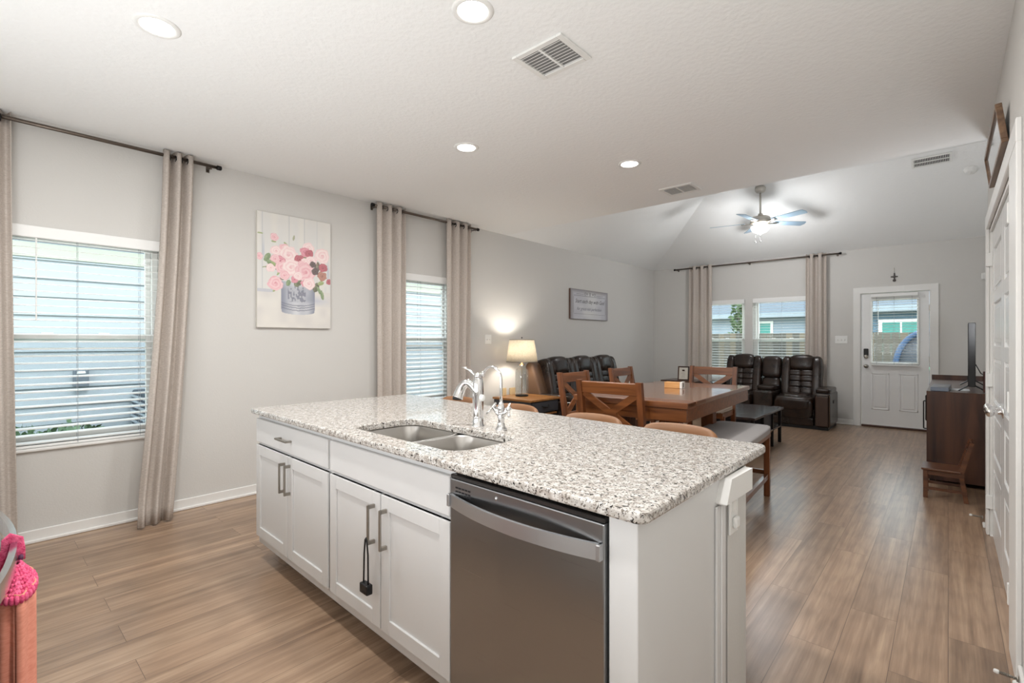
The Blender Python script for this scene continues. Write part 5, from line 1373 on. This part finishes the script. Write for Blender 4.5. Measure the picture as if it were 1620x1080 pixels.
# spring door stops
def doorstop(loc, rz, L_, label):
    t = thing('door_stop', label, 'door stop', loc, rz)
    bm = NB(); pts = [(-L_*i/60, 0.005*math.cos(i*1.6), 0.005*math.sin(i*1.6)) for i in range(61)]
    tube(bm, pts, 0.0017, 5); lathe(bm, [(0, 0), (0.011, 0), (0.011, 0.006), (0, 0.006)], 16, RY(-90)); obj('spring', bm, M_nickel, t)
    bm = NB(); pillow(bm, -L_, 0, 0, 0.009, 0.0075, 0.0075, 3, cuts=3); obj('rubber_tip', bm, M_plastic, t)
doorstop((RW-0.028, 4.77, 0.07), -8, 0.062, 'white-tipped spring door stop on the baseboard beyond the pantry doors')
doorstop((RW-0.014, 2.60, 0.055), -8, 0.06, 'white-tipped spring door stop near the bottom right corner of the photo')

# ------------------------------------------------------------------ outdoors
M_sid = mat('siding_white', (162, 167, 172), 0.6)
def siding(bm, plane, a, out, u0, u1, z0, z1, step=0.18):
    z = z0
    while z < z1:
        zt = min(z+step, z1)
        if plane == 'x': prism(bm, [(a, z), (a+out*0.02, z), (a+out*0.004, zt), (a, zt)], u0, u1, 'y')
        else: prism(bm, [(a, z), (a+out*0.02, z), (a+out*0.004, zt), (a, zt)], u0, u1, 'x')
        z = zt
gd = NB(); slab(gd, [(-30, -12, -0.25), (20, -12, -0.25), (20, 40, -0.25), (-30, 40, -0.25)], 0.02); bmesh.ops.recalc_face_normals(gd, faces=gd.faces[:])
struct('ground', gd, mat('dry_lawn', (148, 150, 124), 0.95, vary=(3, (126, 132, 98), 0.4, 0.6)))
nh = thing('neighbour_house', 'white siding house wall right outside the left windows', 'house', (-6.62, 2.0, -0.23))
bm = NB(); siding(bm, 'x', 0, 1, -4.5, 4.2, 0.0, 2.95); box(bm, -3, 0, -4.5, 4.2, 0, 2.95); obj('siding_wall', bm, M_sid, nh)
bm = NB(); box(bm, 0.0, 0.03, -4.5, 4.2, 2.36, 2.5, r=0.003, seg=1); box(bm, -3, 0.35, -4.5, 4.2, 2.95, 3.08); obj('eave', bm, mat('eave_and_shadow_sage', (176, 178, 164), 0.6), nh)  # lower strip is the eave's shadow put in as a sage band
bm = NB(); prism(bm, [(0.40, 3.05), (-3.0, 4.5), (-3.0, 4.4), (0.40, 2.97)], -4.6, 4.3, 'y'); obj('roof', bm, mat('shingle_grey', (112, 116, 122), 0.9), nh)
ub = thing('utility_box', 'grey utility box on the white siding seen through the wide blind', 'utility box', (-6.60, 0.743, 0.935))
bm = NB(); box(bm, 0, 0.06, -0.06, 0.06, -0.085, 0.085, r=0.006); obj('housing', bm, mat('box_grey', (104, 110, 118), 0.5), ub)
bm = NB(); prism(bm, [(-0.03, 0.075), (0.03, 0.075), (0.035, 0.05), (-0.035, 0.05)], 0.06, 0.064, 'x'); obj('label_plate', bm, M_plastic, ub)
ac = thing('air_conditioner', 'grey outdoor condenser seen at the right edge of the wide blind', 'air conditioner', (-6.28, 1.48, -0.23))
bm = NB(); box(bm, -0.30, 0.30, -0.32, 0.32, 0.05, 1.02, r=0.02); obj('cabinet', bm, mat('condenser_dark', (66, 72, 80), 0.6), ac)
bm = NB()
for i in range(17): box(bm, -0.31, 0.31, -0.33, 0.33, 0.10+i*0.053, 0.122+i*0.053)
obj('louvred_guard', bm, mat('condenser_grey', (170, 176, 182), 0.5), ac)
bm = NB(); box(bm, -0.34, 0.34, -0.36, 0.36, 0, 0.05); obj('pad', bm, mat('concrete', (170, 168, 162), 0.9), ac)

def leafy(name, label, cat, loc, rx, ry, rz_, n, col, leafsz, group=None, trunk=None, flat=0.0):
    t = thing(name, label, cat, loc, group=group)
    rnd = random.Random(sum(map(ord, name+label))); bm = NB()
    for i in range(n):
        a, b_ = rnd.uniform(0, 2*PI), math.acos(rnd.uniform(-1, 1)); q = rnd.uniform(0.45, 1.0)**0.5
        q *= 1+0.25*math.sin(a*3+b_*2)
        c = Vector((rx*q*math.sin(b_)*math.cos(a), ry*q*math.sin(b_)*math.sin(a), rz_*q*math.cos(b_)))
        d = Vector((rnd.gauss(0, 1), rnd.gauss(0, 1), rnd.gauss(0, 1)+0.8)).normalized(); s = d.cross(Vector((rnd.gauss(0, 1), rnd.gauss(0, 1), 0.1))).normalized()
        L_ = leafsz*rnd.uniform(0.6, 1.3); w_ = L_*0.32
        vs = [bm.verts.new(c), bm.verts.new(c+d*L_*0.5+s*w_), bm.verts.new(c+d*L_), bm.verts.new(c+d*L_*0.5-s*w_)]
        bm.faces.new(vs)
    obj('foliage', bm, mat(name+'_leaf', col, 0.6, vary=(14, tuple(min(255, int(v*1.25)) for v in col), 0.4, 0.6)), t)
    bm = NB(); base = -loc[2]-0.23
    if trunk: tube(bm, [(0, 0, base), (0.03, 0.02, -rz_*0.3), (0, 0, rz_*0.4)], [trunk, trunk*0.8, trunk*0.4], 10)
    for k_ in range(9):
        a = k_*0.7; tube(bm, [(0, 0, -rz_*0.5 if trunk else base), (rx*0.35*math.cos(a), ry*0.35*math.sin(a), -rz_*0.1), (rx*0.75*math.cos(a), ry*0.75*math.sin(a), rz_*0.45)], [0.012, 0.008, 0.004], 5)
    obj('branches', bm, mat(name+'_bark', (98, 84, 70), 0.9), t)
    return t
leafy('shrub', 'green shrub outside behind the lower part of the wide blind', 'shrub', (-6.12, 0.52, 0.22), 0.30, 0.48, 0.27, 1700, (92, 112, 84), 0.07)

fn = thing('wooden_fence', 'weathered grey wooden privacy fence behind the house', 'fence', (-7, 13.0, -0.23))
M_fence = [mat('fence_board_a', (98, 92, 84), 0.9), mat('fence_board_b', (82, 78, 72), 0.9), mat('fence_board_c', (110, 99, 85), 0.9)]
rnd = random.Random(4); bms = [NB(), NB(), NB()]
x = 0
while x < 11.5:
    h_ = 1.74+rnd.uniform(-0.012, 0.012); box(bms[rnd.randrange(3)], x, x+0.136, 0, 0.018, 0, h_); x += 0.142
bm = NB()
for i, b_ in enumerate(bms):
    me = bpy.data.meshes.new('t'); b_.to_mesh(me); b_.free(); n0 = len(bm.faces); bm.from_mesh(me); bpy.data.meshes.remove(me); bm.faces.ensure_lookup_table()
    for f in bm.faces[n0:]: f.material_index = i
obj('boards', bm, M_fence, fn)
bm = NB()
for z in (0.35, 0.95, 1.5): box(bm, 0, 11.5, 0.018, 0.056, z, z+0.089)
obj('rails', bm, M_fence[1], fn)

def far_house(name, label, loc, wx, depth, eave, ridge, col, wins, hip=1.8):
    t = thing(name, label, 'house', loc)
    bm = NB(); siding(bm, 'y', 0, -1, 0, wx, 0, eave); box(bm, 0, wx, 0, depth, 0, eave); obj('siding_wall', bm, col, t)
    bm = NB(); o_ = 0.45
    e = [bm.verts.new(p) for p in ((-o_, -o_, eave), (wx+o_, -o_, eave), (wx+o_, depth+o_, eave), (-o_, depth+o_, eave))]
    r_ = [bm.verts.new(p) for p in ((hip, depth/2, ridge), (wx-hip, depth/2, ridge))]
    bm.faces.new((e[0], e[1], r_[1], r_[0])); bm.faces.new((e[2], e[3], r_[0], r_[1])); bm.faces.new((e[1], e[2], r_[1])); bm.faces.new((e[3], e[0], r_[0])); bm.faces.new(e)
    bmesh.ops.recalc_face_normals(bm, faces=bm.faces[:]); obj('roof', bm, mat(name+'_shingle', (84, 92, 100), 0.9, bump=(6, 0.4, 0.02)), t)
    bm = NB(); box(bm, -o_, wx+o_, -o_-0.02, -o_+0.02, eave-0.12, eave+0.03); obj('fascia', bm, mat(name+'_fascia', (140, 149, 156), 0.6), t)
    bm = NB(); box(bm, -o_+.02, wx+o_-.02, -o_+0.02, -0.02, eave-0.14, eave-0.12); obj('soffit', bm, mat(name+'_soffit', (110, 116, 122), 0.8), t)
    for (a, b_, c, d_) in wins:
        bm = NB()
        box(bm, a-0.08, b_+0.08, -0.04, 0, c-0.08, c, r=0); box(bm, a-0.08, b_+0.08, -0.04, 0, d_, d_+0.08); box(bm, a-0.08, a, -0.04, 0, c, d_); box(bm, b_, b_+0.08, -0.04, 0, c, d_); box(bm, (a+b_)/2-0.02, (a+b_)/2+0.02, -0.035, 0, c, d_)
        f = obj('window_frame', bm, M_plastic, t)
        bm = NB(); box(bm, a, b_, -0.025, -0.001, c, d_); obj('window_glass', bm, M_teal, f)
    return t
M_teal = mat('reflective_teal_glass', (84, 150, 142), 0.15)
far_house('white_house', 'pale blue siding house with grey hip roof seen through the two back windows', (-11.5, 18.0, -0.23), 8.5, 7.0, 2.45, 4.9, mat('siding_pale_blue', (146, 158, 170), 0.7), [(6.35, 7.05, 1.1, 2.15), (2.6, 3.8, 0.95, 1.95)])
far_house('blue_house', 'blue-grey siding house with teal windows seen through the back door glass', (-1.95, 16.5, -0.23), 8.0, 7.0, 2.45, 4.9, mat('siding_blue_grey', (98, 122, 138), 0.7), [(0.62, 1.42, 1.25, 2.05), (1.68, 2.5, 1.25, 2.05)], hip=3.0)
leafy('evergreen_tree', 'green tree outside behind the left back window', 'tree', (-4.42, 15.0, 1.75), 0.25, 0.4, 1.35, 800, (66, 84, 52), 0.16, trunk=0.08)
leafy('bare_shrub', 'thin shrub rising above the fence behind the right back window', 'shrub', (-4.15, 14.2, 1.25), 0.35, 0.3, 0.55, 220, (86, 96, 72), 0.10, trunk=0.03)

tp = thing('trampoline', 'upright blue-edged trampoline with a green strap seen through the back door glass', 'trampoline', (-0.28, 12.2, -0.23))
bm = NB(); pts = []; cz, rr_ = 1.02, 0.80
for i in range(49):
    an = 2*PI*i/48; pts.append((0.50*math.cos(an), 0.12*math.sin(an), cz+0.72*math.sin(an)))
tube(bm, pts, 0.05, 10, cap=False); obj('padded_rim', bm, mat('trampoline_blue', (44, 68, 100), 0.6), tp)
bm = NB(); sheet(bm, [[(0.47*q*math.cos(2*PI*i/48), 0.12*math.sin(2*PI*i/48)*q, cz+0.69*q*math.sin(2*PI*i/48)) for i in range(49)] for q in (0.02, 0.5, 1.0)])
o = obj('mat_net', bm, mat('net_grey', (66, 69, 76), 0.8), tp); md = o.modifiers.new('t', 'SOLIDIFY'); md.thickness = 0.004
bm = NB(); tube(bm, [(-0.50, -0.06, 1.10), (-0.2, -0.09, 1.03), (0.1, -0.09, 1.02), (0.35, -0.07, 1.08)], 0.035, 10); obj('strap', bm, mat('strap_green', (64, 160, 120), 0.6), tp)
bm = NB(); tube(bm, [(0.16, -0.15, 0.0), (0.18, -0.13, 0.7), (0.26, -0.11, 1.32)], 0.055, 10); tube(bm, [(-0.35, 0.02, 0.0), (-0.38, 0.0, 0.55)], 0.04, 10); tube(bm, [(0.4, 0.02, 0.0), (0.38, 0.0, 0.55)], 0.04, 10); obj('leg', bm, mat('trampoline_leg_blue', (48, 80, 126), 0.6), tp)
